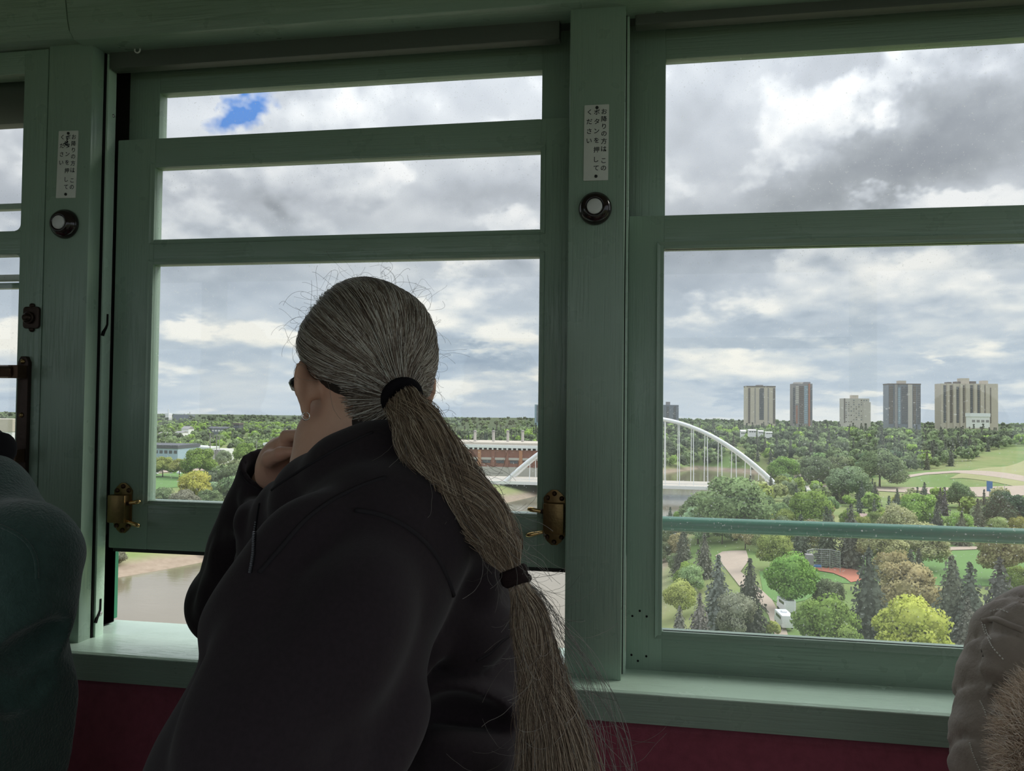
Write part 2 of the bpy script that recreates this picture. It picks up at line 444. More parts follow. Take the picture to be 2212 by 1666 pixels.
def obj(name, mb, mat, parent=None, local=False, bevel=0.0, smooth=False, segs=2):
    v = np.array(mb.v, float)
    if parent is not None and not local: v = v - wloc(parent)
    me = bpy.data.meshes.new(name); me.from_pydata(v.tolist(), [], mb.f)
    bm = bmesh.new(); bm.from_mesh(me)
    bmesh.ops.recalc_face_normals(bm, faces=bm.faces)
    if bevel:
        ed = [e for e in bm.edges if len(e.link_faces) == 2 and e.calc_face_angle(0) > .5]
        bmesh.ops.bevel(bm, geom=ed, offset=bevel, segments=segs, profile=.6, affect='EDGES', clamp_overlap=True)
    bm.to_mesh(me); bm.free()
    me.materials.append(MAT[mat])
    if smooth or bevel:
        me.shade_smooth() if smooth else None
        if not smooth:
            me.shade_smooth(); me.set_sharp_from_angle(angle=.6)
    return link(name, me, parent)
def tag(o, label=None, cat=None, group=None, kind=None):
    for k, v in (('label', label), ('category', cat), ('group', group), ('kind', kind)):
        if v: o[k] = v
    return o
def root(name, loc, **kw):
    o = link(name, None); o.location = loc; o.empty_display_size = .1
    return tag(o, **kw)

# ------------------------------------------------------------------ the tram: window wall
PITCHX = 1.074
PC = [-1.1605 + PITCHX * k for k in range(-3, 3)]       # pillar centres; [3] and [4] are in view
Z = lambda z: z + EZ
wall = root('wall_front', (0, 1.45, 0), kind='structure')
def pillar(xc, n):
    m = MB().box(xc - .0505, xc + .0505, 1.40, 1.436, Z(-.487), Z(.95))
    obj('pillar', m, 'paint_upright', wall, bevel=.004)
    obj('pillar_core', MB().box(xc - .040, xc + .052, 1.436, 1.466, Z(-.487), Z(.95)).box(xc - .035, xc + .0105, 1.466, 1.56, Z(-.487), Z(.95)).box(xc - .035, xc + .066, 1.531, 1.56, Z(-.29), Z(.55)), 'black_gap', wall)
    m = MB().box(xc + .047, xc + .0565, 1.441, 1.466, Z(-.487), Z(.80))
    g = obj('guide_strip', m, 'paint_lit', wall, bevel=.0015)
    if n == 3:
        obj('screw', MB().lathe([(.0045, 0), (.0045, .0008), (.003, .0016)], (xc + .0565, 1.456, Z(-.44)), (1, 0, 0), 12), 'screw_steel', g, smooth=True)
        obj('screw', MB().lathe([(.0035, 0), (.0035, .0008), (.002, .0016)], (xc + .0565, 1.458, Z(.60)), (1, 0, 0), 12), 'screw_steel', g, smooth=True)
        for z in (.165, -.425):
            p = [(xc + .0567, 1.4405, Z(z - .030)), (xc + .0569, 1.4445, Z(z - .020)), (xc + .0569, 1.450, Z(z - .013)), (xc + .0569, 1.4535, Z(z - .006)), (xc + .0569, 1.4540, Z(z + .016))]
            obj('slot', MB().tube(p, [.0036, .0036, .0030, .0026, .0024], 6), 'black_gap', g)
for n, xc in enumerate(PC): pillar(xc, n)
# sill, its fascia, the panel under it, header
XL, XR = -4.4, 1.75
obj('fascia', MB().box(XL, XR, 1.353, 1.375, Z(-.538), Z(-.489)), 'paint_level', wall)
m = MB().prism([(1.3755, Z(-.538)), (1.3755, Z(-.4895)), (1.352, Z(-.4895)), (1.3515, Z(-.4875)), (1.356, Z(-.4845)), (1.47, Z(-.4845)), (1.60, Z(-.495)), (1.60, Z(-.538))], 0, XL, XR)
obj('sill', m, 'paint_lit', wall)
obj('lower_panel', MB().box(XL, XR, 1.42, 1.60, 0, Z(-.538)), 'maroon_velvet', wall)
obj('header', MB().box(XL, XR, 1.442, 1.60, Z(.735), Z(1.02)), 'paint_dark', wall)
xj = -1.134
for a, b, dz in ((XL, xj - .001, .004), (xj + .001, XR, 0)):
    pr = [(1.45, Z(1.0)), (1.45, Z(.724 + dz)), (1.375, Z(.724 + dz)), (1.362, Z(.735 + dz)), (1.356, Z(.755 + dz)), (1.350, Z(.79 + dz)), (1.328, Z(.83 + dz)), (1.318, Z(.86 + dz)), (1.318, Z(1.0))]
    c = obj('cornice', MB().prism(pr, 0, a, b), 'paint_level', wall, bevel=.002)
# rest of the saloon (behind and around the camera)
fl = obj('floor', MB().box(XL, XR, -.85, 1.62, -.08, 0), 'floor_board'); tag(fl, kind='structure')
ce = obj('ceiling', MB().prism([(-.85, 2.30), (-.5, 2.42), (.4, 2.5), (1.2, 2.42), (1.62, 2.30), (1.62, 2.36), (.4, 2.58), (-.85, 2.36)], 0, XL, XR), 'ceiling_cream'); tag(ce, kind='structure')
tag(obj('wall_left', MB().box(XL - .06, XL, -.85, 1.62, 0, 2.5), 'wall_dark_green'), kind='structure')
wr = root('wall_right', (1.75, .4, 0), kind='structure')       # unseen driving end, set close with wide openings to side-light the pillars
obj('lower_panel', MB().box(1.75, 1.81, -.85, 1.62, 0, .66), 'wall_dark_green', wr)
obj('header', MB().box(1.75, 1.81, -.85, 1.62, 2.24, 2.5), 'wall_dark_green', wr)
for y0_, y1_ in ((-.85, -.72), (.30, .36), (1.42, 1.62)):
    obj('pillar', MB().box(1.75, 1.81, y0_, y1_, .66, 2.24), 'wall_dark_green', wr)
wb = root('wall_back', (0, -.80, 0), kind='structure')
obj('lower_panel', MB().box(XL, XR, -.85, -.78, 0, Z(-.42)), 'wall_dark_green', wb)
obj('header', MB().box(XL, XR, -.85, -.78, Z(.64), Z(1.02)), 'wall_dark_green', wb)
for xc in PC:
    obj('pillar', MB().box(xc - .05, xc + .05, -.85, -.77, Z(-.56), Z(.64)), 'wall_dark_green', wb)
for i in range(len(PC) - 1):
    for z0, z1 in ((.28, .33),):
        obj('rail', MB().box(PC[i] + .05, PC[i + 1] - .05, -.83, -.80, Z(z0), Z(z1)), 'wall_dark_green', wb)
obj('header_infill', MB().box(XL, XR, 1.56, 1.62, Z(.95), 2.36), 'wall_dark_green', wall)
obj('header_infill', MB().box(XL, XR, 1.45, 1.56, Z(1.0), 2.36), 'wall_dark_green', wall)

def frame_bar(name, parent, x0, x1, y0, y1, z0, z1, mat, bev=.003):
    return obj(name, MB().box(x0, x1, y0, y1, z0, z1), mat, parent, bevel=bev)
def beading(parent, x0, x1, z0, z1, y, w=.011):
    # mitred quarter bead round a pane, each length its own piece
    d = .010
    for nm, P in (('bead', [(x0, z0), (x1, z0), (x1 - w, z0 + w), (x0 + w, z0 + w)]), ('bead', [(x0, z1), (x0 + w, z1 - w), (x1 - w, z1 - w), (x1, z1)]),
                  ('bead', [(x0, z0), (x0 + w, z0 + w), (x0 + w, z1 - w), (x0, z1)]), ('bead', [(x1, z0), (x1, z1), (x1 - w, z1 - w), (x1 - w, z0 + w)])):
        v = []; n = 4
        inner = {(x0 + w, z0 + w), (x1 - w, z0 + w), (x0 + w, z1 - w), (x1 - w, z1 - w)}
        m = MB()
        v = [(px, y + (.008 if (px, pz) in inner else 0), pz) for px, pz in P] + [(px, y + .016, pz) for px, pz in P]
        m.add(v, [(0, 1, 2, 3), (7, 6, 5, 4), (0, 4, 5, 1), (1, 5, 6, 2), (2, 6, 7, 3), (3, 7, 4, 0)])
        obj(nm, m, 'paint_smooth', parent, bevel=.0012)

def sash(win, name, x0, x1, z0, z1, gx0, gx1, panes, y, th=.028, bead=False):
    # panes: list of (z0, z1) openings; the rest is stiles and rails
    c = root(name, (x0, y, z0)); c.parent = win; c.location = np.array((x0, y, z0)) - wloc(win)
    frame_bar('stile', c, x0, gx0, y, y + th, z0, z1, 'paint_upright')
    frame_bar('stile', c, gx1, x1, y, y + th, z0, z1, 'paint_upright')
    zs = [z0] + [q for p in sorted(panes) for q in p] + [z1]
    for k in range(0, len(zs), 2):
        frame_bar('rail', c, gx0 - .001, gx1 + .001, y + .0006, y + th, zs[k], zs[k + 1], 'paint_level')
    for p in panes:
        obj('pane', MB().box(gx0 - .004, gx1 + .004, y + .013, y + .017, p[0] - .004, p[1] + .004), 'window_glass', c)
        if bead: beading(c, gx0 - .013, gx1 + .013, p[0] - .013, p[1] + .013, y - .003)
    return c

def latch(win, x, z, y, s, label):
    # spring catch: cast plate with domed screws top and bottom, box, two finger levers pointing inwards (s = +1 right, -1 left)
    L = root('latch', (x, y, z)); L.parent = win; L.location = np.array((x, y, z)) - wloc(win); L['label'] = label
    pl = [(-.020, -.028), (-.020, -.034), (-.012, -.046), (-.004, -.052), (.006, -.052), (.014, -.045), (.021, -.036), (.021, -.028),
          (.021, .028), (.022, .036), (.015, .045), (.006, .052), (-.004, .052), (-.013, .045), (-.020, .036), (-.020, .028)]
    obj('plate', MB().prism([(p[0] * s, p[1]) for p in pl], 1, -.0035, 0), 'brass', L, local=True, bevel=.0012)
    obj('case', MB().box(-.020, .019, -.0245, -.003, -.0285, .0285), 'brass', L, local=True, bevel=.0028)
    for sx, sz in ((-.013 * s, .036), (.001 * s, .045), (.014 * s, .037), (-.013 * s, -.037), (.001 * s, -.046), (.014 * s, -.037)):
        obj('screw', MB().lathe([(.0048, 0), (.0046, .0018), (.0034, .0034), (.0016, .0042)], (sx, -.0035, sz), (0, -1, 0), 14), 'brass_dark', L, local=True, smooth=True)
    for z0, tip in ((.0150, (.050, -.017, .0165)), (-.0255, (.052, -.020, -.0330))):
        a = np.array((.017 * s, -.014, z0 - .004 if z0 > 0 else z0))
        b = np.array((tip[0] * s, tip[1], tip[2]))
        pts = [a + (b - a) * t for t in np.linspace(0, 1, 7)]
        obj('lever', MB().tube(pts, [.0034, .0034, .0036, .0040, .0046, .0046, .0026], 10), 'brass_bright', L, local=True, smooth=True)
    obj('bolt', MB().lathe([(.0045, 0), (.0045, .006), (.003, .008)], (.019 * s, -.014, .012), (s, 0, 0), 12), 'iron_dark', L, local=True, smooth=True)

def eye_hook(win, x, z, y):
    pts = [(x + .0062 * math.cos(a), y - .008, z + .0062 * math.sin(a)) for a in np.linspace(0, 2 * math.pi, 14, endpoint=False)]
    obj('eye_hook', MB().tube(pts, .0016, 6, closed=True).tube([(x, y, z + .006), (x, y - .008, z + .0062)], .0016, 6), 'plate_ivory', win, smooth=True)

# window 2 (in front of the man): lower sash pushed up, upper sash behind it
w2 = root('window_2', (-.62, 1.47, Z(-.48)), kind='structure')
sash(w2, 'lower_sash', -1.098, -.106, Z(-.306), Z(.551), -1.010, -.198, [(Z(-.205), Z(.285)), (Z(.338), Z(.489))], 1.466, bead=False)
for (a, b) in ((Z(-.205), Z(.285)), (Z(.338), Z(.489))):
    beading(w2.children[0], -1.020, -.188, a - .010, b + .010, 1.4635, .0105)
sash(w2, 'upper_sash', -1.098, -.106, Z(.500), Z(.745), -1.026, -.201, [(Z(.544), Z(.660))], 1.500)
obj('rubber_strip', MB().box(-1.09, -.11, 1.47, 1.488, Z(-.3135), Z(-.306)), 'black_rubber', w2)
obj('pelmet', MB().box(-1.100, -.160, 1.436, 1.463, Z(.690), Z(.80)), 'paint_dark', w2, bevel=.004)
obj('jamb', MB().box(-1.150, -1.100, 1.5285, 1.56, Z(.50), Z(.745)), 'dark_timber', w2)
obj('jamb', MB().box(-1.19, -1.150, 1.50, 1.56, Z(-.485), Z(-.29)), 'dark_timber', w2)
obj('jamb', MB().box(-1.22, -1.173, 1.575, 1.602, Z(-.49), Z(.75)), 'guard_green', w2)
eye_hook(w2, -1.03, Z(.722), 1.436); eye_hook(w2, -.224, Z(.741), 1.436)
q = at(257, 1099, 1.452); latch(w2, q[0], q[2], 1.466, 1, 'brass catch with two bright levers on the near-left stile')
q = at(1197, 1120, 1.452); latch(w2, q[0], q[2], 1.466, -1, 'tarnished brass catch half behind the middle pillar')
# window 3 (right): lower sash shut, pane with mitred beads
w3 = root('window_3', (.45, 1.47, Z(-.48)), kind='structure')
s3 = sash(w3, 'lower_sash', -.030, .975, Z(-.486), Z(.3575), .036, .905, [(Z(-.412), Z(.294))], 1.466)
beading(s3, .023, .918, Z(-.425), Z(.307), 1.4625, .013)
for px, py in ((1382, 1320), (1366, 1331), (1397, 1332), (1364, 1415), (1396, 1418), (1378, 1428)):
    q = at(px, py, 1.466)
    obj('screw_hole', MB().lathe([(.0021, 0), (.0021, .0006)], (q[0], 1.466, q[2]), (0, -1, 0), 10), 'black_gap', s3)
sash(w3, 'upper_sash', -.048, .975, Z(.318), Z(.745), .038, .905, [(Z(.352), Z(.666))], 1.500)
obj('pelmet', MB().box(-.020, .965, 1.436, 1.463, Z(.705), Z(.80)), 'paint_dark', w3, bevel=.004)
eye_hook(w3, .003, Z(.742), 1.436)
# window 1 (far left): board flush with the pillar, upper light with rail, guard rods
w1 = root('window_1', (-1.7, 1.40, Z(-.48)), kind='structure')
bx = -1.268
obj('stile', MB().box(bx, -1.2125, 1.4005, 1.436, Z(-.487), Z(.724)), 'paint_upright', w1, bevel=.003)
X0 = -2.17
obj('rail', MB().box(X0, bx + .001, 1.401, 1.436, Z(.675), Z(.724)), 'paint_level', w1, bevel=.003)
obj('rail', MB().box(X0, bx + .001, 1.401, 1.436, Z(.300), Z(.349)), 'paint_level', w1, bevel=.003)
obj('rail', MB().box(X0, bx + .001, 1.401, 1.436, Z(-.487), Z(-.30)), 'paint_level', w1, bevel=.003)
obj('stile', MB().box(X0, X0 + .05, 1.4012, 1.436, Z(-.487), Z(.724)), 'paint_upright', w1, bevel=.003)
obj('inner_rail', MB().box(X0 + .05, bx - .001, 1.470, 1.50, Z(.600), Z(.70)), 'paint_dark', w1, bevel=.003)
obj('glazing_bar', MB().box(X0 + .05, bx + .012, 1.452, 1.470, Z(.408), Z(.421)), 'paint_smooth', w1, bevel=.002)
obj('glazing_bar', MB().box(X0 + .05, bx + .012, 1.452, 1.470, Z(.255), Z(.268)), 'plate_ivory', w1, bevel=.002)
obj('glazing_bar', MB().box(X0 + .05, bx + .012, 1.452, 1.470, Z(.238), Z(.250)), 'paint_smooth', w1, bevel=.002)
obj('pane', MB().box(X0 + .05, bx + .01, 1.440, 1.444, Z(.34), Z(.68)), 'window_glass', w1)
obj('pane', MB().box(X0 + .05, bx + .01, 1.446, 1.450, Z(-.31), Z(.31)), 'window_glass', w1)
for k in range(2):                                      # rounded lower corners of the upper light
    zc, xc = Z(.349), bx
    pts = [(xc, zc)] + [(xc - .014 + .014 * math.cos(a), zc + .014 - .014 * math.sin(a)) for a in np.linspace(0, math.pi / 2, 6)]
    if k: pts = [(xc, Z(.300))] + [(xc - .010 + .010 * math.cos(a), Z(.300) - .010 + .010 * math.sin(a)) for a in np.linspace(0, math.pi / 2, 6)]
    obj('corner_fillet', MB().prism(pts, 1, 1.402, 1.435), 'paint_smooth', w1)

# brass guard in front of window 1: bracket bar, two rods; and a separate round catch above it
q = at(54, 900, 1.395)
g = root('window_guard', (q[0], 1.40, q[2]), label='tarnished brass guard with horizontal rods and upright bracket at far left window', cat='window guard')
a = at(54, 770, 1.395); b = at(46, 1065, 1.395)
gx = (a[0] + b[0]) / 2
obj('bracket', MB().prism([(gx - .012, b[2]), (gx + .012, b[2]), (gx + .012, a[2] - .012), (gx + .006, a[2]), (gx - .006, a[2]), (gx - .012, a[2] - .012)], 1, 1.390, 1.4005), 'iron_dark', g, bevel=.002)
for py in (803, 986):
    zc = at(50, py, 1.37)[2]
    r = obj('rod', MB().tube([(X0 + .1, 1.372, zc), (gx - .02, 1.372, zc)], .0098, 12), 'brass_dark', g, smooth=True)
    obj('socket', MB().lathe([(.0125, -.028), (.0135, -.026), (.0135, .004), (.011, .006)], (gx - .008, 1.372, zc), (1, 0, 0), 14).box(gx - .012, gx + .010, 1.366, 1.392, zc - .013, zc + .013), 'brass_dark', r)
for py in (781, 897):
    zc = at(52, py, 1.39)[2]
    obj('screw', MB().lathe([(.0052, 0), (.005, .002), (.003, .004)], (gx, 1.390, zc), (0, -1, 0), 14), 'brass', g, smooth=True)
q = at(67, 686, 1.395)
c = root('door_catch', (q[0], 1.40, q[2]), label='rusty brown rounded plate with a knob, above the brass guard', cat='catch')
def rrect(w, h, r, n=5):
    return [(sx * (w - r) + r * math.cos(t), sz * (h - r) + r * math.sin(t)) for sx, sz, a0 in ((1, 1, 0), (-1, 1, 90), (-1, -1, 180), (1, -1, 270)) for t in np.radians(np.linspace(a0, a0 + 90, n))]
obj('plate', MB().prism(rrect(.0185, .0225, .007), 1, -.006, 0), 'iron_dark', c, local=True, bevel=.0018)
obj('knob', MB().lathe([(.011, 0), (.0125, .002), (.0125, .005), (.009, .0065), (.009, .004), (.0075, .004), (.0075, .012), (.005, .014)], (-.003, -.006, -.001), (0, -1, 0), 20), 'iron_dark', c, local=True, smooth=True)
for sz in (.0245, -.0245):
    obj('screw', MB().lathe([(.0050, 0), (.005, .004), (.003, .007)], (0, .0, sz), (0, -1, 0), 12), 'iron_dark', c, local=True, smooth=True)

# plaques and bell pushes on the two pillars
def glyph(ch, x, z, size, parts):
    cu = bpy.data.curves.new('g', 'FONT'); cu.body = ch; cu.size = size; cu.align_x = 'CENTER'; cu.extrude = 0; cu.resolution_u = 3; cu.offset = size * .012
    o = bpy.data.objects.new('g', cu); COL.objects.link(o)
    me = o.evaluated_get(bpy.context.evaluated_depsgraph_get()).to_mesh()
    v = np.array([q.co[:] for q in me.vertices]); f = [tuple(p.vertices) for p in me.polygons]
    if len(v):
        if ch != '、':
            c0 = (v.min(0) + v.max(0)) / 2
        else:
            c0 = (v.min(0) + v.max(0)) / 2 + np.array((-size * .22, -size * .28, 0))
        parts.add([(x + p[0] - c0[0], 0, z + p[1] - c0[1]) for p in v], f)
    o.evaluated_get(bpy.context.evaluated_depsgraph_get()).to_mesh_clear()
    bpy.data.objects.remove(o); bpy.data.curves.remove(cu)
COLS = [(.0137, [('お', .0620), ('降', .0485), ('り', .0350), ('の', .0215), ('方', .0080), ('は', -.0060), ('、', -.0125), ('こ', -.0275), ('の', -.0410)]),
        (.0005, [('ボ', .0615), ('タ', .0445), ('ン', .0270), ('を', .0100), ('押', -.0070), ('し', -.0250), ('て', -.0405)]),
        (-.0128, [('く', .0620), ('だ', .0445), ('さ', .0270), ('い', .0095)])]
text = MB()
for cx, chars in COLS:
    for ch, cz in chars: glyph(ch, cx, cz - .006, .0112, text)
def plaque(px, py, rz, label):
    q = at(px, py, 1.399)
    r = root('notice_plaque', (q[0], 1.3999, q[2]), label=label, cat='plaque', group='notice plaques on the pillars')
    r.rotation_euler = (0, rz, 0)
    obj('plate', MB().prism(rrect(.0222, .0690, .0012, 3), 1, -.0022, 0), 'plate_ivory', r, local=True, bevel=.0004)
    t = MB().add([(p[0], -.0025, p[2]) for p in text.v], text.f)
    obj('lettering', t, 'ink', r, local=True)
    for z in (.0635, -.0615):
        obj('screw', MB().lathe([(.0029, 0), (.0029, .0012), (.0018, .002)], (0.0005, -.0022, z), (0, -1, 0), 12), 'black_rubber', r, local=True, smooth=True)
    return r
plaque(1288, 308.5, .006, 'ivory plaque with Japanese lettering on the middle pillar')
lp = plaque(145.5, 355.5, .02, 'ivory plaque with Japanese lettering and a scuffed top, on the left pillar')
sc = MB()
for k in range(26):
    a, b = rng.normal(0, .0028, 2); sc.box(-.002 + a - .0008, -.002 + a + .0008, -.00262, -.0024, .045 + 2 * b - .0012, .045 + 2 * b + .0012)
obj('scuff', sc, 'ink', lp, local=True)
def bell_push(px, py, label):
    q = at(px, py, 1.388)
    r = root('bell_push', (q[0], 1.3999, q[2]), label=label, cat='call button', group='bell pushes on the pillars')
    obj('housing', MB().lathe([(.0295, 0), (.0300, .004), (.0285, .010), (.0235, .0175), (.0185, .0205), (.0160, .0212), (.0148, .0200), (.0148, .012)], (0, 0, 0), (0, -1, 0), 40), 'bakelite', r, local=True, smooth=True)
    obj('button', MB().lathe([(.0138, .012), (.0138, .0215), (.0125, .0232), (.007, .0240), (.001, .0242)], (0, 0, 0), (0, -1, 0), 32), 'button_white', r, local=True, smooth=True)
bell_push(1285, 448, 'round black bell push with white button on the middle pillar')
bell_push(133, 482, 'round black bell push with white button on the left pillar')

# outside rail, and the bench below the windows
gr = root('guard_rail', (0, 1.60, Z(-.23)), label='green painted tubular rail running outside across the windows', cat='rail')
zt = Z((-.2185 - .2445) / 2 * 1.03)
obj('tube', MB().tube([(x, 1.628, zt) for x in np.linspace(XL, XR, 12)], .0150, 14), 'guard_green', gr, smooth=True)
for xc in PC:
    obj('bracket', MB().box(xc - .012, xc + .012, 1.560, 1.632, zt - .010, zt + .010), 'guard_green', gr, bevel=.002)
bs = root('bench_seat', (0, 1.1, 0), label='long maroon velvet bench under the green window sill', cat='bench')
obj('backrest', MB().prism([(1.419, .44), (1.419, Z(-.541)), (1.374, Z(-.541)), (1.360, Z(-.556)), (1.325, .56), (1.31, .44)], 0, -3.2, 1.6), 'maroon_velvet', bs, bevel=.008)
obj('cushion', MB().box(-3.2, 1.6, .84, 1.33, .34, .455), 'maroon_velvet', bs, bevel=.025, segs=3)
obj('base', MB().box(-3.2, 1.6, .92, 1.36, 0.0, .345), 'wall_dark_green', bs)

# ------------------------------------------------------------------ the valley outside (heights relative to the eye)
RIV, FLAT = -46.0, -39.5
def P2(lst, z=RIV): return [tuple(on_z(x, y, z)[:2]) for x, y in lst]
far_shore = P2([(-900, 1500), (-300, 1400), (100, 1292), (250, 1256), (415, 1226), (600, 1188), (800, 1150), (1000, 1112), (1120, 1085), (1250, 1055), (1350, 1036), (1440, 1022), (1510, 1012), (1650, 1023), (1790, 1037)])
near_shore = P2([(1800, 1046), (1740, 1052), (1660, 1062), (1560, 1078), (1480, 1100), (1430, 1140), (1330, 1270), (1240, 1450), (1150, 1900)])
RIVER = np.array(far_shore + near_shore + [(5, 40), (-300, 40)])
def sdist(poly, p):
    # signed distance of points to a polygon, negative inside
    p = np.asarray(p, float).reshape(-1, 2); n = len(poly)
    d2 = np.full(len(p), 1e18); ins = np.zeros(len(p), bool)
    for i in range(n):
        a, b = poly[i], poly[(i + 1) % n]
        ab = b - a; t = np.clip(((p - a) @ ab) / (ab @ ab), 0, 1)
        d2 = np.minimum(d2, ((p - a - t[:, None] * ab) ** 2).sum(1))
        c = ((a[1] > p[:, 1]) != (b[1] > p[:, 1])) & (p[:, 0] < (b[0] - a[0]) * (p[:, 1] - a[1]) / (b[1] - a[1] + 1e-12) + a[0])
        ins ^= c
    d = np.sqrt(d2); d[ins] *= -1
    return d
def sst(a, b, x):
    t = np.clip((x - a) / (b - a), 0, 1); return t * t * (3 - 2 * t)
MOUND = np.array(on_z(2300, 1040, -36)[:2])
def height(p):
    p = np.asarray(p, float).reshape(-1, 2)
    d = sdist(RIVER, p)
    r = np.hypot(p[:, 0], p[:, 1]); az = np.degrees(np.arctan2(p[:, 0], p[:, 1]))
    z = RIV - 1.2 + (FLAT - RIV + 1.2) * sst(-6, 34, d)
    w = sst(-17, 0, az)
    z = z + sst(-10, 30, d) * (w * 19.5 * sst(560, 980, r) + (1 - w) * 8 * sst(500, 1500, r))
    m = np.hypot(p[:, 0] - MOUND[0], p[:, 1] - MOUND[1])
    z = z + 11 * np.exp(-(m / 75.0) ** 2) * sst(0, 30, d)
    z = z - TILT * p[:, 1]
    return z + .5 * np.sin(p[:, 0] * .045) * np.sin(p[:, 1] * .038) * sst(0, 30, d)
def H1(x, y): return float(height([(x, y)])[0])
def terrain():
    az = np.radians(np.concatenate([np.linspace(-75, -46, 20, endpoint=False), np.linspace(-46, 40, 330), np.linspace(40, 75, 20)[1:]]))
    rr = np.concatenate([np.geomspace(45, 120, 12, endpoint=False), np.geomspace(120, 1100, 190, endpoint=False), np.geomspace(1100, 9000, 26)])
    A, Rr = np.meshgrid(az, rr, indexing='ij')
    x, y = np.sin(A) * Rr, np.cos(A) * Rr
    z = height(np.stack([x.ravel(), y.ravel()], 1)) + EZ
    v = np.stack([x.ravel(), y.ravel(), z], 1)
    n, m = A.shape
    i = np.arange(n * m).reshape(n, m)
    f = np.stack([i[:-1, :-1], i[:-1, 1:], i[1:, 1:], i[1:, :-1]], -1).reshape(-1, 4)
    me = bpy.data.meshes.new('terrain'); me.from_pydata(v.tolist(), [], f[:, ::-1].tolist())
    me.materials.append(MAT['valley_ground']); me.shade_smooth()
    tag(link('terrain', me), kind='structure')
terrain()
tag(obj('river', MB().add([(-900, 30, RIV + EZ - 30 * TILT), (900, 30, RIV + EZ - 30 * TILT), (900, 900, RIV + EZ - 900 * TILT), (-900, 900, RIV + EZ - 900 * TILT)], [(0, 1, 2, 3)]), 'river_water'), kind='structure')
def drape(name, pts, mat, lift=.25, thick=.0, kind='structure', parent=None, z=FLAT, sub=6):
    # a patch laid over the ground: polygon triangulated on a small grid of its own
    poly = np.array(P2(pts, z)); lo, hi = poly.min(0), poly.max(0)
    step = max((hi - lo).max() / 46, .8)
    bm = bmesh.new()
    vs = [bm.verts.new((p[0], p[1], 0)) for p in poly]
    bm.faces.new(vs)
    for ax in (0, 1):
        for c in np.arange(lo[ax] + step, hi[ax], step):
            co = [0, 0, 0]; no = [0, 0, 0]; co[ax] = c; no[ax] = 1
            bmesh.ops.bisect_plane(bm, geom=bm.verts[:] + bm.edges[:] + bm.faces[:], plane_co=co, plane_no=no)
    hz = height(np.array([v.co[:2] for v in bm.verts]))
    for v, h in zip(bm.verts, hz): v.co.z = h + EZ + lift
    bmesh.ops.recalc_face_normals(bm, faces=bm.faces)
    if sum(f.normal.z for f in bm.faces) < 0: bmesh.ops.reverse_faces(bm, faces=bm.faces)
    me = bpy.data.meshes.new(name); bm.to_mesh(me); bm.free(); me.materials.append(MAT[mat])
    return tag(link(name, me, parent), kind=kind)
drape('lawn_field', [(1738, 1222), (1800, 1196), (1850, 1186), (2212, 1176), (2330, 1176), (2330, 1262), (2050, 1266), (1930, 1262), (1850, 1266), (1770, 1262)], 'lawn', .12)
drape('lawn_verge', [(1640, 1240), (1760, 1225), (1790, 1270), (1740, 1300), (1690, 1310), (1650, 1290)], 'lawn', .10)
inf = drape('field_infield', [(1757, 1231), (1775, 1229), (1835, 1231), (1860, 1240), (1868, 1258), (1838, 1264), (1826, 1255), (1800, 1244), (1762, 1238)], 'infield_clay', .30)
drape('road_gravel', [(1545, 1196), (1560, 1189), (1612, 1192), (1618, 1215), (1600, 1240), (1632, 1268), (1668, 1300), (1692, 1340), (1708, 1390), (1716, 1450), (1690, 1450), (1676, 1380), (1660, 1330), (1632, 1296), (1596, 1268), (1572, 1236)], 'gravel_road', .2)
drape('path_river', [(1640, 1049), (1800, 1051), (1960, 1057), (2200, 1066), (2330, 1070), (2330, 1078), (2120, 1076), (1950, 1066), (1800, 1059), (1640, 1057)], 'gravel_road', .3)
drape('path_mound', [(1930, 1036), (2000, 1031), (2068, 1033), (2140, 1042), (2212, 1052), (2212, 1057), (2130, 1047), (2060, 1038), (2000, 1036), (1930, 1040)], 'gravel_road', .25, z=-38)
drape('meadow_mound', [(2050, 1031), (2130, 1016), (2212, 1004), (2330, 1000), (2330, 1048), (2212, 1047), (2140, 1038), (2080, 1032)], 'dry_grass', .2, z=-34)
drape('path_shore', [(1900, 1188), (2000, 1186), (2120, 1184), (2120, 1190), (2000, 1193), (1900, 1195)], 'gravel_road', .3)
drape('slope_dry', [(480, 1092), (560, 1080), (660, 1070), (660, 1110), (480, 1110)], 'gravel_road', .25)
drape('path_parking', [(310, 1014), (420, 1012), (520, 1008), (520, 1014), (400, 1020), (310, 1026)], 'gravel_road', .3)
drape('lawn_bank', [(312, 1028), (420, 1022), (430, 1050), (312, 1062)], 'lawn', .15)

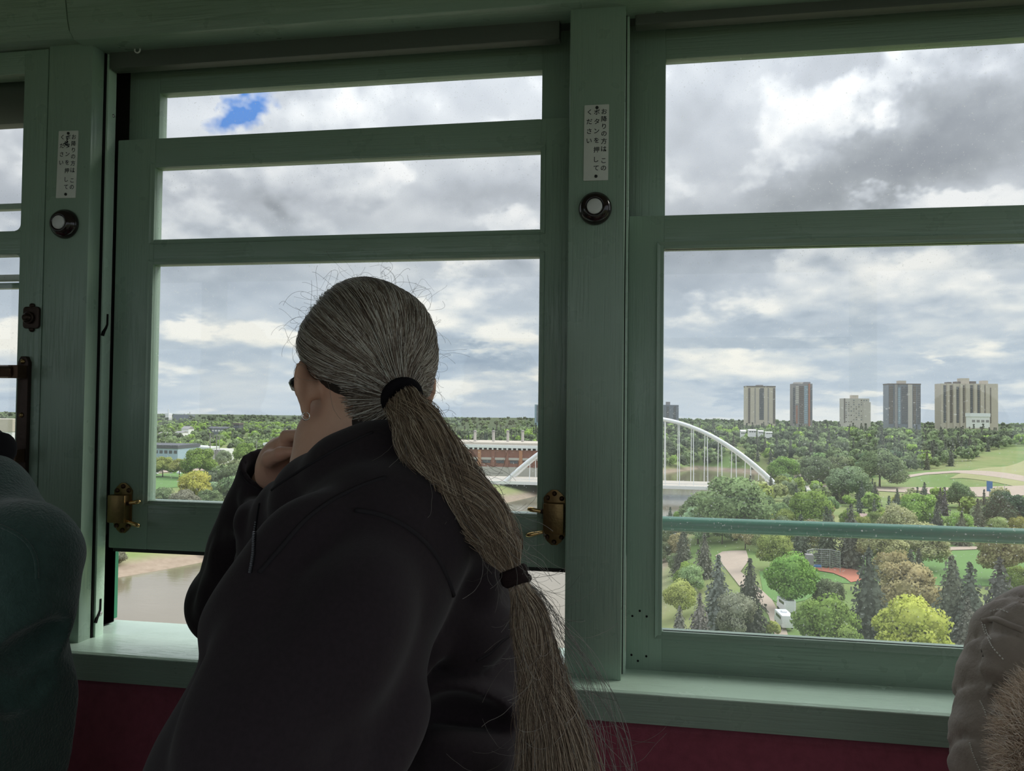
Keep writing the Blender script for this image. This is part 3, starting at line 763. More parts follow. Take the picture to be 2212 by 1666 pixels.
# ------------------------------------------------------------------ trees
def cards(cent, nrm, size, spread, cn, aspect=1.0):
    # leaf clumps: small tilted quads with the shading normal of the mass they belong to
    n = len(cent)
    j = nrm + rng.normal(0, spread, (n, 3)); j /= np.linalg.norm(j, axis=1)[:, None]
    a = np.cross(j, rng.normal(0, 1, (n, 3))); a /= np.linalg.norm(a, axis=1)[:, None] + 1e-9
    b = np.cross(j, a)
    s = size * rng.uniform(.6, 1.3, (n, 1))
    v = np.stack([cent - a * s - b * s * aspect, cent + a * s - b * s * aspect, cent + a * s * .7 + b * s * aspect, cent - a * s * .7 + b * s * aspect], 1).reshape(-1, 3)
    nn = np.repeat(cn, 4, 0)
    return v, nn
def mesh_cards(name, v, nn, mat, extra=None):
    q = np.arange(len(v)).reshape(-1, 4).tolist()
    vv = v.tolist(); nrm = nn
    me = bpy.data.meshes.new(name)
    if extra is not None:
        ev, ef = extra; o = len(vv)
        vv = vv + [tuple(p) for p in ev]; q = q + [tuple(i + o for i in f) for f in ef]
        c = np.array(ev); c0 = c.mean(0); en = c - c0; en /= np.linalg.norm(en, axis=1)[:, None] + 1e-9
        nrm = np.concatenate([nn, en])
    me.from_pydata(vv, [], q)
    me.shade_smooth()
    me.normals_split_custom_set_from_vertices([tuple(x) for x in nrm])
    me.materials.append(MAT[mat])
    return me
ICO = None
def ico(c, r):
    global ICO
    if ICO is None:
        bm = bmesh.new(); bmesh.ops.create_icosphere(bm, subdivisions=1, radius=1)
        ICO = (np.array([v.co[:] for v in bm.verts]), [tuple(v.index for v in f.verts) for f in bm.faces]); bm.free()
    return np.array(c) + ICO[0] * np.array(r), ICO[1]
def broadleaf(seed, nb=20, per=190, size=.024, tall=1.0, fill=True):
    g = np.random.default_rng(seed)
    # masses of the crown: unit height, crown from .18 to 1
    bc, br = [], []
    for k in range(nb):
        d = g.normal(0, 1, 3); d /= np.linalg.norm(d); d[2] = abs(d[2]) * 1.3 - .62
        rr = g.uniform(.45, 1.0)
        bc.append((d[0] * .34 * rr, d[1] * .34 * rr, .50 + d[2] * .40 * rr)); br.append(g.uniform(.10, .175))
    bc = np.array(bc); br = np.array(br)
    C, N, S = [], [], []
    for c, r in zip(bc, br):
        d = g.normal(0, 1, (per, 3)); d /= np.linalg.norm(d, axis=1)[:, None]
        p = c + d * r * g.uniform(.80, 1.20, (per, 1)) * np.array((1, 1, .88))
        keep = np.ones(per, bool)
        for c2, r2 in zip(bc, br):
            if c2 is c: continue
            keep &= np.linalg.norm(p - c2, axis=1) > r2 * .78
        p, d = p[keep], d[keep]
        o = p - np.array((0, 0, .40)); o /= np.linalg.norm(o, axis=1)[:, None]
        m = d * .7 + o * .45 + g.normal(0, .28, (len(p), 3)); m /= np.linalg.norm(m, axis=1)[:, None]
        C.append(p); N.append(m)
    C, N = np.concatenate(C), np.concatenate(N)
    v, nn = cards(C, N, size, .75, N)
    ex = None
    if fill:
        ev, ef = [], []
        for c, r in zip(bc, br):
            a, f = ico(c, (r * .86, r * .86, r * .78)); o = len(ev); ev += list(a); ef += [tuple(i + o for i in q) for q in f]
        ex = (ev, ef)
    return mesh_cards('broadleaf_crown', v, nn, 'leaf', ex)
def conifer(seed, layers=28, per=17, w=.275, size=.0195, seg=6):
    g = np.random.default_rng(seed)
    C, N = [], []
    for k in range(layers):
        z = .06 + .92 * (k / (layers - 1)) ** .92
        R = w * (1 - z) ** .82 * g.uniform(.82, 1.12) + .006
        for a in np.linspace(0, 2 * math.pi, max(4, int(per * (1.05 - z) + 3)), endpoint=False) + g.uniform(0, 6):
            a += g.normal(0, .12); L = R * g.uniform(.72, 1.16)
            for s in np.linspace(.3, 1, max(2, int(seg * (1.1 - z) + 1))):
                d = np.array((math.cos(a), math.sin(a), 0))
                p = d * L * s + np.array((0, 0, z - .20 * L * s * s + .012))
                C.append(p + g.normal(0, .004, 3)); N.append(d * .75 + np.array((0, 0, .65)))
    C = np.array(C); N = np.array(N); N /= np.linalg.norm(N, axis=1)[:, None]
    v, nn = cards(C, N, size, .38, N)
    n = 9; cone = [(math.cos(t) * w * .62, math.sin(t) * w * .62, .07) for t in np.linspace(0, 2 * math.pi, n, endpoint=False)] + [(0, 0, .97), (0, 0, .07)]
    cf = [(i, (i + 1) % n, n) for i in range(n)] + [((i + 1) % n, i, n + 1) for i in range(n)]
    return mesh_cards('conifer_crown', v, nn, 'needle', (cone, cf))
BL = [broadleaf(s, 26, 470, .0130) for s in (11, 12, 13, 14, 15)]
BLF = [broadleaf(s, 12, 42, .045, fill=True) for s in (21, 22, 23, 24)]
BLM = [broadleaf(s, 8, 20, .072) for s in (51, 52, 53)]
CFM = [conifer(s, 8, 6, .20, .05, 2) for s in (61, 62)]
CF = [conifer(s) for s in (31, 32, 33)]
CFF = [conifer(s, 12, 8, .20, .036, 3) for s in (41, 42)]
def trunk_mesh(h, r):
    m = MB().tube([(0, 0, -.02), (.004, 0, .1), (0, .004, h * .6), (0, 0, h)], [r, r * .8, r * .6, r * .3], 7)
    me = bpy.data.meshes.new('trunk'); me.from_pydata(m.v, [], m.f); me.materials.append(MAT['bark']); me.shade_smooth(); return me
TRK = trunk_mesh(.55, .022); TRKC = trunk_mesh(.5, .014)
COLS_T = {'d': (.33, .49, .10), 'y': (.60, .62, .11), 'l': (.46, .53, .14), 'o': (.52, .53, .25), 'g': (.28, .375, .17), 'k': (.17, .215, .125), 's': (.13, .145, .105), 'n': (.20, .205, .165), 'w': (.42, .52, .33), 'v': (.36, .49, .22), 'b': (.42, .42, .27)}
def place(px, py, wpx=None, hpx=None, zoff=0.0):
    """crown centre pixel + crown width (broadleaf), or top pixel + height (conifer) -> base point and height"""
    bx, by, t = bearing(px, py); r = 300.0
    for _ in range(25):
        zg = H1(bx * r, by * r)
        if wpx: r2 = -zg / (t + .54 * (wpx / .95) / FPX)
        else: r2 = -zg / (t + hpx / FPX)
        r = r * .4 + r2 * .6
        r = min(max(r, 60), 3000)
    Hh = (wpx / .95 if wpx else hpx) * r / FPX
    return bx * r, by * r, H1(bx * r, by * r) + EZ, Hh
def tree(kind, px, py, size, label, col, group=None, squash=1.0, full=True):
    con = kind == 'conifer'
    if con: x, y, z, h = place(px, py, hpx=size)
    else: x, y, z, h = place(px, py, wpx=size)
    r = root('spruce_tree' if con else 'broadleaf_tree', (x, y, z), label=label, cat='tree', group=group)
    s = h; r.scale = (s * squash, s * squash, s); r.rotation_euler = (0, 0, rng.uniform(0, 6.28))
    c = link('crown', (CF if con else BL)[rng.integers(0, 3 if con else 5)], r)
    j = rng.normal(0, .05, 3); base = np.array(COLS_T[col])
    c.color = (*np.clip(base * (1 + j), 0, 1), 1)
    link('trunk', TRKC if con else TRK, r)
    NEAR.append((x, y, h * .42 * squash if not con else h * .17))
    return r
NEAR = []
T = tree; B, C = 'broadleaf', 'conifer'
# close below the right window
T(B, 1967, 1352, 160, 'bright yellow-green round tree low in the right window, beside the quilted coat', 'y')
T(B, 1782, 1340, 150, 'large mid-green bushy tree to the right of the parked white camper vans', 'd')
T(B, 1708, 1240, 128, 'lush bright green round tree left of the clay infield', 'd')
T(B, 1676, 1180, 88, 'yellowish-green tree standing just behind the lush round one by the infield', 'l')
T(B, 1954, 1262, 140, 'pale olive-brown budding tree between two dark spruces above the yellow one', 'o')
T(C, 1877, 1186, 190, 'tall dark spruce rising in front of the clay infield', 's')
T(C, 2054, 1202, 175, 'dark pointed spruce on the right edge of the olive-brown tree', 's')
T(C, 2096, 1216, 175, 'narrow spruce tight against the right side of another spruce', 's')
T(C, 2160, 1206, 165, 'wide-skirted spruce directly above the quilted coat shoulder', 's')
T(C, 1984, 1186, 90, 'spruce at the near edge of the lawn behind the olive-brown tree', 's')
T(C, 1620, 1208, 150, 'slim spruce leaning over the gravel road bend', 's')
T(C, 1552, 1200, 150, 'broad spruce left of the gravel road', 'n')
T(C, 1512, 1282, 120, 'grey-green spruce in the lower left corner of the right window', 'n')
T(C, 1468, 1310, 110, 'short grey spruce against the left bead of the right window', 'n')
T(B, 1592, 1320, 105, 'tan leafless-looking tree between the two spruces by the road', 'b')
T(B, 1468, 1282, 86, 'yellow-green tree at the left edge of the right window, lower pane', 'l')
T(B, 1484, 1236, 66, 'fresh green tree below the green rail at far left of the right pane', 'd')
T(C, 1472, 1152, 95, 'spruce just under the green rail at the pane edge', 's')
T(C, 1522, 1150, 95, 'second spruce from the pane edge under the green rail', 'n')
T(C, 1730, 1112, 105, 'leftmost of the dark spruces crossing the green rail behind the ball field', 's')
T(C, 1786, 1096, 118, 'middle dark spruce crossing the green rail behind the ball field', 's')
T(C, 1838, 1090, 125, 'rightmost dark spruce crossing the green rail behind the ball field', 's')
T(B, 1752, 1092, 96, 'bright green dome of a tree above the rail, left of the pink roof', 'd')
T(B, 1590, 1078, 150, 'big dull green willow mass in front of the bridge foot', 'v', squash=1.25)
T(B, 1530, 1096, 110, 'dull green tree spreading over the riverbank by the bridge deck', 'v', squash=1.2)
T(B, 1655, 1122, 46, 'small yellow tree just above the green rail', 'y')
T(B, 1508, 1122, 90, 'pale sage tree low over the water at the left of the right pane', 'w')
T(B, 1985, 1098, 92, 'vivid green tree above the rail right of the pink roof', 'd')
T(B, 1936, 1124, 96, 'olive tree touching the rail right of the pink roof', 'o')
T(C, 2024, 1086, 72, 'dark spruce between the vivid green trees above the rail', 's')
T(B, 2076, 1130, 66, 'vivid green shrub-like tree sitting on the rail line', 'd')
T(C, 2112, 1078, 70, 'dark spruce left of the parked cars at the right', 's')
T(B, 2176, 1092, 88, 'deep green tree hanging over the parked cars at the right', 'k')
T(C, 1997, 1042, 50, 'taller of two dark spruces by the blue sign lawn', 's')
T(C, 2031, 1054, 42, 'shorter of two dark spruces by the blue sign lawn', 's')
T(B, 2072, 1062, 54, 'mid green tree left of the blue sign', 'g')
T(B, 1900, 1172, 100, 'olive budding tree under the rail, left of the lawn path', 'o', squash=1.2)
T(B, 1990, 1168, 96, 'olive budding tree under the rail, over the lawn path', 'o', squash=1.2)
T(B, 2172, 1184, 110, 'olive tree under the rail at the far right', 'o')
T(B, 2044, 1338, 64, 'tan tree squeezed between the yellow tree and dark spruces', 'b')
T(C, 2090, 1290, 120, 'grey-green spruce right behind the coat shoulder, low', 'n')
T(B, 1792, 1276, 78, 'olive green tree behind the large mid-green one', 'g')
T(B, 1672, 1354, 36, 'little yellow-green bush left of the camper vans', 'l')
T(B, 1822, 1382, 110, 'light green bush along the bottom bead of the right pane', 'd')
T(B, 2012, 1392, 60, 'yellow-green bush at the bottom bead, right of the yellow tree', 'l')
T(C, 1804, 1038, 42, 'small dark spruce by the riverside path, first from the bridge', 's')
T(C, 1822, 1044, 40, 'small dark spruce by the riverside path, second from the bridge', 's')
T(C, 1862, 1040, 52, 'dark spruce by the riverside path, third from the bridge', 's')
T(C, 1890, 1042, 50, 'dark spruce by the riverside path, fourth from the bridge', 's')
T(C, 1938, 1056, 50, 'dark spruce leaning by the open grass, fifth from the bridge', 's')
T(B, 1832, 1034, 84, 'olive green tree behind the riverside spruces', 'g', squash=1.2)
T(B, 1696, 1008, 62, 'fresh green tree on the far shore right of the bridge arch', 'd', squash=1.25)
T(B, 1760, 1010, 70, 'mid green tree on the far shore, second right of the arch', 'g', squash=1.2)
T(B, 1815, 1008, 66, 'mid green tree on the far shore above the riverside spruces', 'g', squash=1.2)
T(B, 1900, 1000, 84, 'broad grey-green tree at the foot of the wooded slope', 'g', squash=1.15)
T(B, 1560, 1140, 60, 'dull green tree behind the green rail, left part', 'g')
T(B, 1610, 1150, 62, 'olive green tree behind the green rail, above the road', 'o')
T(B, 1460, 1210, 50, 'green tree at pane edge below the rail spruces', 'g')
# behind the left window
T(B, 420, 1046, 74, 'yellow flowering bush-like tree left of the black sleeve cuff', 'y', squash=1.1)
T(B, 458, 1052, 36, 'pale sage tree stuck to the right side of the yellow bush', 'w')
T(B, 432, 992, 72, 'big mid-green tree in the left window in front of the white hut', 'd', squash=1.1)
T(B, 530, 974, 54, 'light green round tree left of the black sleeve cuff, upper', 'd')
T(B, 505, 1022, 66, 'dull green thicket tree beside the black sleeve', 'g', squash=1.2)
T(C, 446, 1000, 28, 'thin dark conifer, left of a pair above the yellow bush', 's')
T(C, 460, 1000, 28, 'thin dark conifer, right of a pair above the yellow bush', 's')
T(B, 352, 1002, 46, 'yellow-green tree at the left edge of the left window', 'l', squash=1.2)
T(B, 388, 1006, 44, 'yellow-green tree in front of the long low building', 'l', squash=1.2)
T(B, 325, 1006, 40, 'dull green tree at the very edge of the left window', 'g', squash=1.2)
T(B, 484, 986, 40, 'brownish tree between the green ones in the left window', 'b')
T(B, 350, 1074, 52, 'dull green riverbank shrub in the bottom left of the left window', 'g', squash=1.3)
T(B, 400, 1080, 56, 'olive riverbank shrub below the yellow bush', 'b', squash=1.3)
T(B, 450, 1076, 54, 'grey-green riverbank shrub right below the yellow bush', 'g', squash=1.3)
T(B, 320, 1086, 40, 'green riverbank shrub in the window corner above the catch', 'g', squash=1.3)
T(B, 490, 1050, 40, 'dull shrub by the sleeve above the bare slope', 'g', squash=1.3)

# the rest, by region; alike trees share a label and a group
KEEP_OUT = [np.array(P2(p, FLAT)) for p in (
    [(1738, 1222), (1850, 1188), (2330, 1180), (2330, 1258), (1870, 1266), (1870, 1345), (1740, 1345), (1640, 1310), (1640, 1240)],
    [(1530, 1186), (1620, 1186), (1640, 1250), (1712, 1330), (1730, 1460), (1650, 1450), (1560, 1250)],
    [(900, 1045), (1250, 1045), (1250, 1010), (900, 1010)])] + [np.array(P2(p, -37)) for p in (
    [(1900, 1080), (1900, 1030), (2050, 1018), (2150, 1000), (2500, 985), (2500, 1078)], [(300, 1066), (300, 1006), (520, 1006), (420, 1066)], [(300, 1000), (460, 1000), (590, 990), (590, 975), (300, 975)])]
KEEP_OUT += [np.array(P2(p, FLAT)) for p in ([(1640, 1046), (2330, 1056), (2330, 1078), (1640, 1062)],)]
AVOID = []
def scatter(n, az0, az1, r0, r1, h0, h1, spec, gap=.8, tries=14):
    M = n * tries
    a = np.radians(rng.uniform(az0, az1, M)); r = np.sqrt(rng.uniform(r0 * r0, r1 * r1, M))
    p = np.stack([np.sin(a) * r, np.cos(a) * r], 1); h = rng.uniform(h0, h1, M)
    kk = rng.choice(len(spec), M, p=[s[1] for s in spec]); con = np.array([s[0] in 'sn' for s in spec])[kk]
    rad = h * np.where(con, .17, .42)
    ok = sdist(RIVER, p) > 5
    for k in KEEP_OUT: ok &= sdist(k, p) > rad * .5
    for c in AVOID: ok &= (p[:, 0] - c[0]) ** 2 + (p[:, 1] - c[1]) ** 2 > (rad + c[2]) ** 2
    out = []; cell = {}
    for x, y, q in NEAR: cell.setdefault((int(x // 25), int(y // 25)), []).append((x, y, q * .9))
    for i in np.nonzero(ok)[0]:
        if len(out) >= n: break
        x, y = p[i]; q = rad[i]; cx, cy = int(x // 25), int(y // 25); good = True
        for u in (-1, 0, 1):
            for v in (-1, 0, 1):
                for e in cell.get((cx + u, cy + v), ()):
                    if (e[0] - x) ** 2 + (e[1] - y) ** 2 < (gap * (e[2] + q)) ** 2: good = False; break
        if not good: continue
        cell.setdefault((cx, cy), []).append((x, y, q))
        out.append((float(x), float(y), float(h[i]), spec[kk[i]][0]))
    return out
AVOID += [(*at(q, 900, Yd)[:2], rad) for q, Yd, rad in ((1642, 1180, 0), (1733, 1180, 22), (1850, 1120, 26), (1953, 1150, 34), (2095, 1150, 56), (1452, 1150, 16))]
mix_slope = [('g', .38), ('k', .40), ('s', .15), ('d', .04), ('b', .03)]
right = scatter(1500, -2.0, 36, 480, 1080, 10, 17, mix_slope, .62)
mid = scatter(190, 1.0, 34, 150, 520, 8, 12, [('d', .24), ('g', .26), ('o', .20), ('s', .18), ('l', .12)], .80)
left = scatter(1900, -44, -16, 330, 1900, 9, 16, [('g', .46), ('d', .08), ('l', .07), ('k', .25), ('b', .10), ('s', .04)], .68)
cent = scatter(800, -20, -2, 520, 1150, 11, 18, [('k', .38), ('g', .34), ('d', .12), ('s', .16)], .62)
bank = scatter(150, -44, -12, 180, 420, 4, 8, [('g', .5), ('l', .25), ('b', .25)], .75)
far = scatter(800, -46, 42, 1080, 2800, 11, 16, [('k', .5), ('g', .5)], .7)
far += scatter(700, -46, 42, 2600, 4800, 17, 25, [('k', .7), ('g', .3)], .6)
REG = {'slope': ('tree on the wooded slope below the apartment towers', 'trees on the wooded slope'),
       'park': ('tree in the park between the ball field and the river', 'trees in the park'),
       'left': ('tree in the far flats seen through the left window', 'trees in the far flats'),
       'centre': ('tree in the dark wood behind the brick power station', 'trees behind the power station'),
       'bank': ('shrub along the far bank above the brown water', 'shrubs on the far bank'),
       'far': ('tree on the far skyline', 'trees on the skyline')}
def pixel(x, y, z):
    c = CM @ (np.array((x, y, z)) - EYE); return 1106 + FPX * c[0] / c[2], 833 + FPX * c[1] / c[2]
def spot(reg, px, py):
    # nearest thing one can find in the picture
    if reg == 'park':
        a = ('at the left edge of the right pane', 'by the gravel road bend', 'around the clay ball field', 'beside the open lawn', 'towards the parked cars at the right')[int(np.searchsorted((1540, 1690, 1870, 2040), px))]
        return 'tree ' + a + (', above the green rail' if py < 1118 else ', below the green rail')
    if reg == 'slope':
        a = ('behind the bridge arch', 'below the beige tower', 'below the rust-striped tower', 'below the short speckled block', 'below the blue-grey tower', 'below the wide beige slab')[int(np.searchsorted((1600, 1695, 1790, 1900, 2010), px))]
        return 'tree on the slope ' + a + (', up by the skyline' if py < 945 else ', low down' if py > 985 else ', halfway down')
    if reg == 'left':
        a = ('outside the far left window', 'behind the long low hall', 'around the masts and white hut', 'left of the black sleeve cuff', 'behind the head')[int(np.searchsorted((300, 430, 500, 600), px))]
        return 'tree ' + a + (', far off' if py < 935 else ', nearer')
    return REG[reg][0]
KN = {'g': 'dull green broadleaf', 'k': 'deep green broadleaf', 's': 'dark pointed spruce', 'n': 'grey spruce', 'd': 'fresh green broadleaf', 'o': 'olive budding', 'b': 'brownish budding', 'l': 'yellow-green broadleaf'}
allt = [(math.hypot(x, y), x, y, h, k, reg) for reg, L in (('slope', right), ('park', mid), ('left', left), ('centre', cent), ('bank', bank), ('far', far)) for x, y, h, k in L]
allt.sort(key=lambda q: q[0] / q[3])
single = {'b': 0, 's': 0}; rest = []
for d, x, y, h, k, reg in allt:
    con = k in 'sn'; key = 's' if con else 'b'
    az = math.degrees(math.atan2(x, y))
    seen = -41.5 < az < 25
    if not seen or single[key] >= (205 if key == 'b' else 90): rest.append((x, y, h, k)); continue
    single[key] += 1
    near = d < 330
    me = (CF if near else CFF)[rng.integers(0, 2)] if con else (BL if near else BLF)[rng.integers(0, 4)]
    o = link('spruce_tree' if con else 'broadleaf_tree', me)
    o.location = (x, y, H1(x, y) + EZ - .3); o.scale = (h, h, h); o.rotation_euler = (0, 0, rng.uniform(0, 6.28))
    o.color = (*np.clip(np.array(COLS_T[k]) * (1 + rng.normal(0, .07, 3)), 0, 1), 1)
    lab = KN[k] + ' ' + spot(reg, *pixel(x, y, H1(x, y) + EZ + h * .5))
    tag(o, lab, 'tree', REG[reg][1] + ', ' + lab)
def mass(name, items, meshes, mat, col):
    V, N, L, T = [], [], [], []; off = 0
    hz = height(np.array([(q[0], q[1]) for q in items])) + EZ - .3
    for (x, y, h, k), z in zip(items, hz):
        me = meshes[rng.integers(0, len(meshes))]
        if me.name not in CACHE:
            v = np.zeros(len(me.vertices) * 3); me.vertices.foreach_get('co', v)
            n = np.zeros(len(me.loops) * 3, np.float32); me.corner_normals.foreach_get('vector', n)
            l = np.zeros(len(me.loops), np.int32); me.loops.foreach_get('vertex_index', l)
            t = np.zeros(len(me.polygons), np.int32); me.polygons.foreach_get('loop_total', t)
            CACHE[me.name] = (v.reshape(-1, 3), n.reshape(-1, 3), l, t)
        v, n, l, t = CACHE[me.name]
        a = rng.uniform(0, 6.28); R = np.array(((math.cos(a), -math.sin(a), 0), (math.sin(a), math.cos(a), 0), (0, 0, 1)))
        V.append(v @ R.T * h + (x, y, z)); N.append(n @ R.T); L.append(l + off); T.append(t); off += len(v)
    V, N, L, T = (np.concatenate(q) for q in (V, N, L, T))
    me = bpy.data.meshes.new(name)
    me.vertices.add(len(V)); me.vertices.foreach_set('co', V.astype(np.float32).ravel())
    me.loops.add(len(L)); me.loops.foreach_set('vertex_index', L)
    me.polygons.add(len(T)); me.polygons.foreach_set('loop_start', np.concatenate(([0], np.cumsum(T)[:-1])).astype(np.int32))
    me.update(calc_edges=True); me.shade_smooth()
    me.normals_split_custom_set(N.tolist()); me.materials.append(MAT[mat])
    o = link(name, me); o.color = (*COLS_T[col], 1); return o
CACHE = {}
for k, nm, lab in (('g', 'dull green', 'dull green woods filling the slopes and far flats'), ('k', 'deep green', 'deep green woods along the skyline and slopes'), ('s', 'spruce', 'dark spruce woods scattered through the slopes'), ('d', 'fresh', 'fresh green and olive woods scattered through the slopes')):
    it = [q for q in rest if q[3] == k or (k == 'd' and q[3] in 'lob') or (k == 's' and q[3] == 'n')]
    if it: tag(mass('woods', it, CFM if k == 's' else BLM, 'needle' if k == 's' else 'leaf', k), lab, 'woods', kind='stuff')

# ------------------------------------------------------------------ buildings, bridge and small things in the valley
def blockZ(px, y, Y): return at(px, y, Y)
def rectpx(x0, x1, y0, y1, Y):
    a, b = at(x0, (y0 + y1) / 2, Y), at(x1, (y0 + y1) / 2, Y)
    return a[0], b[0], at((x0 + x1) / 2, y1, Y)[2], at((x0 + x1) / 2, y0, Y)[2]
# arch bridge
YB = 448.0
aL, aR, ap = at(1056, 1078, YB), at(1694, 1066, YB), at(1388, 903, YB)
zd = at(1480, 1049, YB)[2]
br = root('arch_bridge', (ap[0], YB, zd), label='white steel arch bridge with slim hangers over the river', cat='bridge')
def arch(Y, lean):
    t = np.linspace(-1, 1, 41)
    xs = ap[0] + np.where(t < 0, (ap[0] - aL[0]), (aR[0] - ap[0])) * t
    zs = ap[2] - np.where(t < 0, ap[2] - aL[2], ap[2] - aR[2]) * np.abs(t) ** 2.05
    return [(x, Y + lean * max(0, (z - zd)) / (ap[2] - zd), z) for x, z in zip(xs, zs)]
for Y, lean in ((YB, 6), (YB + 27, -6)):
    pts = arch(Y, lean)
    a = obj('arch', MB().tube(pts, [1.05 + .25 * abs(t) for t in np.linspace(-1, 1, 41)], 10), 'white_steel', br, smooth=True)
    X = np.array([p[0] for p in pts]); Zz = np.array([p[2] for p in pts]); Yy = np.array([p[1] for p in pts])
    x = at(1468, 1000, YB)[0] - 7.75 * 11
    while x < aR[0]:
        zt_ = np.interp(x, X, Zz)
        if zt_ > zd + 4:
            obj('hanger', MB().tube([(x, Y, zd), (x, np.interp(x, X, Yy), zt_ - .5)], .22, 6), 'white_steel', br)
        x += 7.75
xl, xr = at(1000, 1048, YB)[0], at(1760, 1048, YB)[0]
obj('deck', MB().box(xl, xr, YB - 2, YB + 29, zd - 1.6, zd - .2), 'deck_concrete', br)
obj('edge_beam', MB().box(xl, xr, YB - 2.6, YB - 2.0, zd - 1.9, zd - .15), 'white_steel', br)
obj('parapet', MB().box(xl, xr, YB - 2.3, YB - 2.15, zd + 1.0, zd + 1.2), 'white_steel', br)
for x in (aL[0] + 3, aR[0] - 3):
    obj('pier', MB().box(x - 4, x + 4, YB - 3, YB + 30, RIV + EZ - 2, zd - 1.7), 'deck_concrete', br)
# power station
YP = 500.0
x0, x1, z0, z1 = rectpx(905, 1262, 957, 1036, YP)
zz = lambda y: at(1090, y, YP)[2]
ps = root('power_station', ((x0 + x1) / 2, YP, z0), label='long brick power station with white cornice and four pale stacks', cat='building')
obj('brick_wall', MB().box(x0, x1, YP, YP + 34, z0 - 1, zz(972)), 'brick_red', ps)
obj('base_band', MB().box(x0, x1, YP - .5, YP, z0 - 1, zz(1009)), 'concrete_pale', ps)
obj('string_course', MB().box(x0, x1, YP - .45, YP, zz(994), zz(989)), 'concrete_pale', ps)
obj('cornice', MB().box(x0 - 1, x1 + 1, YP - 1.6, YP + 35, zz(968), zz(962)), 'white_steel', ps)
obj('roof', MB().box(x0, x1, YP + 1, YP + 34, zz(962), zz(957)), 'concrete_cream', ps)
n = 34
for k in range(n):
    xa = x0 + (x1 - x0) * (k + .5) / n
    obj('bracket', MB().box(xa - .55, xa + .55, YP - 1.3, YP, zz(972), zz(968)), 'white_steel', ps)
for k in range(12):
    xa = x0 + (x1 - x0) * (k + .5) / 12
    obj('pilaster', MB().box(xa - 1.1, xa + 1.1, YP - .8, YP, zz(1009), zz(973)), 'brick_orange' if k % 3 == 1 else 'brick_red', ps)
for k in range(11):
    xa = x0 + (x1 - x0) * (k + 1) / 12
    f = obj('window', MB().box(xa - 2.6, xa + 2.6, YP - .15, YP + .1, zz(1001), zz(995)), 'roof_dark', ps)
for pxs in (1026, 1066, 1097, 1129):
    a = at(pxs, 945, YP + 18); zt0 = at(pxs, 930, YP + 18)[2]
    s_ = obj('stack', MB().lathe([(.95, zz(957) - 1), (.88, zt0), (.7, zt0 + .1)], (a[0], a[1], 0), (0, 0, 1), 14), 'concrete_pale', ps, smooth=False)
    obj('cap_ring', MB().lathe([(1.12, zt0 - 1.0), (1.12, zt0 - .3), (.9, zt0 - .2)], (a[0], a[1], 0), (0, 0, 1), 14), 'concrete_grey', s_)
# apartment towers: body, dark recessed bays, light fins, roof house
def tower(name_label, Y, x0p, x1p, ytop, ybase, body, bays, depth=24, roof=None, floors=20, parapet=None, fins=()):
    X0, X1, zb, ztp = rectpx(x0p, x1p, ytop, ybase, Y)
    t = root('apartment_tower', ((X0 + X1) / 2, Y, zb), label=name_label, cat='building')
    obj('body', MB().box(X0, X1, Y, Y + depth, zb - 12, ztp), body, t)
    W = X1 - X0; Ht = ztp - zb
    for a, b, lo, hi, mt in bays:
        obj('window_bay', MB().box(X0 + W * a, X0 + W * b, Y - .25, Y + .3, zb + Ht * lo, zb + Ht * hi), mt, t)
    for a, b, mt in fins:
        obj('fin', MB().box(X0 + W * a, X0 + W * b, Y - 1.6, Y + .2, zb - 8, ztp), mt, t)
    sl = MB()
    for k in range(1, floors):
        zk = zb + Ht * k / floors
        for a, b, lo, hi, mt in bays:
            if lo * Ht < zk - zb < hi * Ht: sl.box(X0 + W * a, X0 + W * b, Y - .5, Y - .2, zk - .18, zk + .18)
    if bays: obj('balcony_slab', sl, 'concrete_grey', t)
    if parapet: obj('parapet', MB().box(X0 - .3, X1 + .3, Y - .4, Y + depth + .3, ztp - .2, ztp + 1.4), parapet, t)
    for a, b, h, mt in roof or ():
        obj('roof_house', MB().box(X0 + W * a, X0 + W * b, Y + 4, Y + depth * .7, ztp, ztp + h), mt, t)
    return t
tower('beige concrete apartment tower with dark central bay, first full tower from the left', 1180, 1611, 1675, 836, 915, 'concrete_cream',
      [(.08, .15, 0, .97, 'tower_brown'), (.30, .33, 0, .97, 'concrete_grey'), (.46, .61, .1, .97, 'tower_dark'), (.74, .78, 0, .97, 'concrete_grey'), (.92, .99, 0, .97, 'tower_brown')],
      roof=[(.38, .60, 3.0, 'concrete_grey'), (.66, .92, 1.6, 'concrete_grey')], parapet='tower_brown')
tower('slim apartment tower with rust-red stripe and grey glass bays', 1180, 1713, 1755, 829, 915, 'concrete_grey',
      [(.0, .10, 0, .9, 'tower_dark'), (.32, .55, 0, .94, 'tower_brown'), (.14, .30, .5, .94, 'concrete_pale'), (.15, .24, .0, .45, 'tower_rust'), (.58, .76, 0, .94, 'tower_glass'), (.90, .98, .1, .9, 'tower_bluegrey')],
      fins=((.79, .87, 'tower_rust'),), roof=[(.12, .55, 2.2, 'concrete_pale'), (.62, .93, 2.6, 'concrete_grey')])
t4 = tower('short speckled pale apartment block with a small roof box', 1120, 1823, 1878, 861, 914, 'concrete_pale',
      [(.0, .05, 0, 1, 'tower_brown')], roof=[(.36, .60, 4.5, 'concrete_cream')], floors=14)
X0, X1, zb, ztp = rectpx(1823, 1878, 861, 914, 1120)
wmb = np.random.default_rng(3)
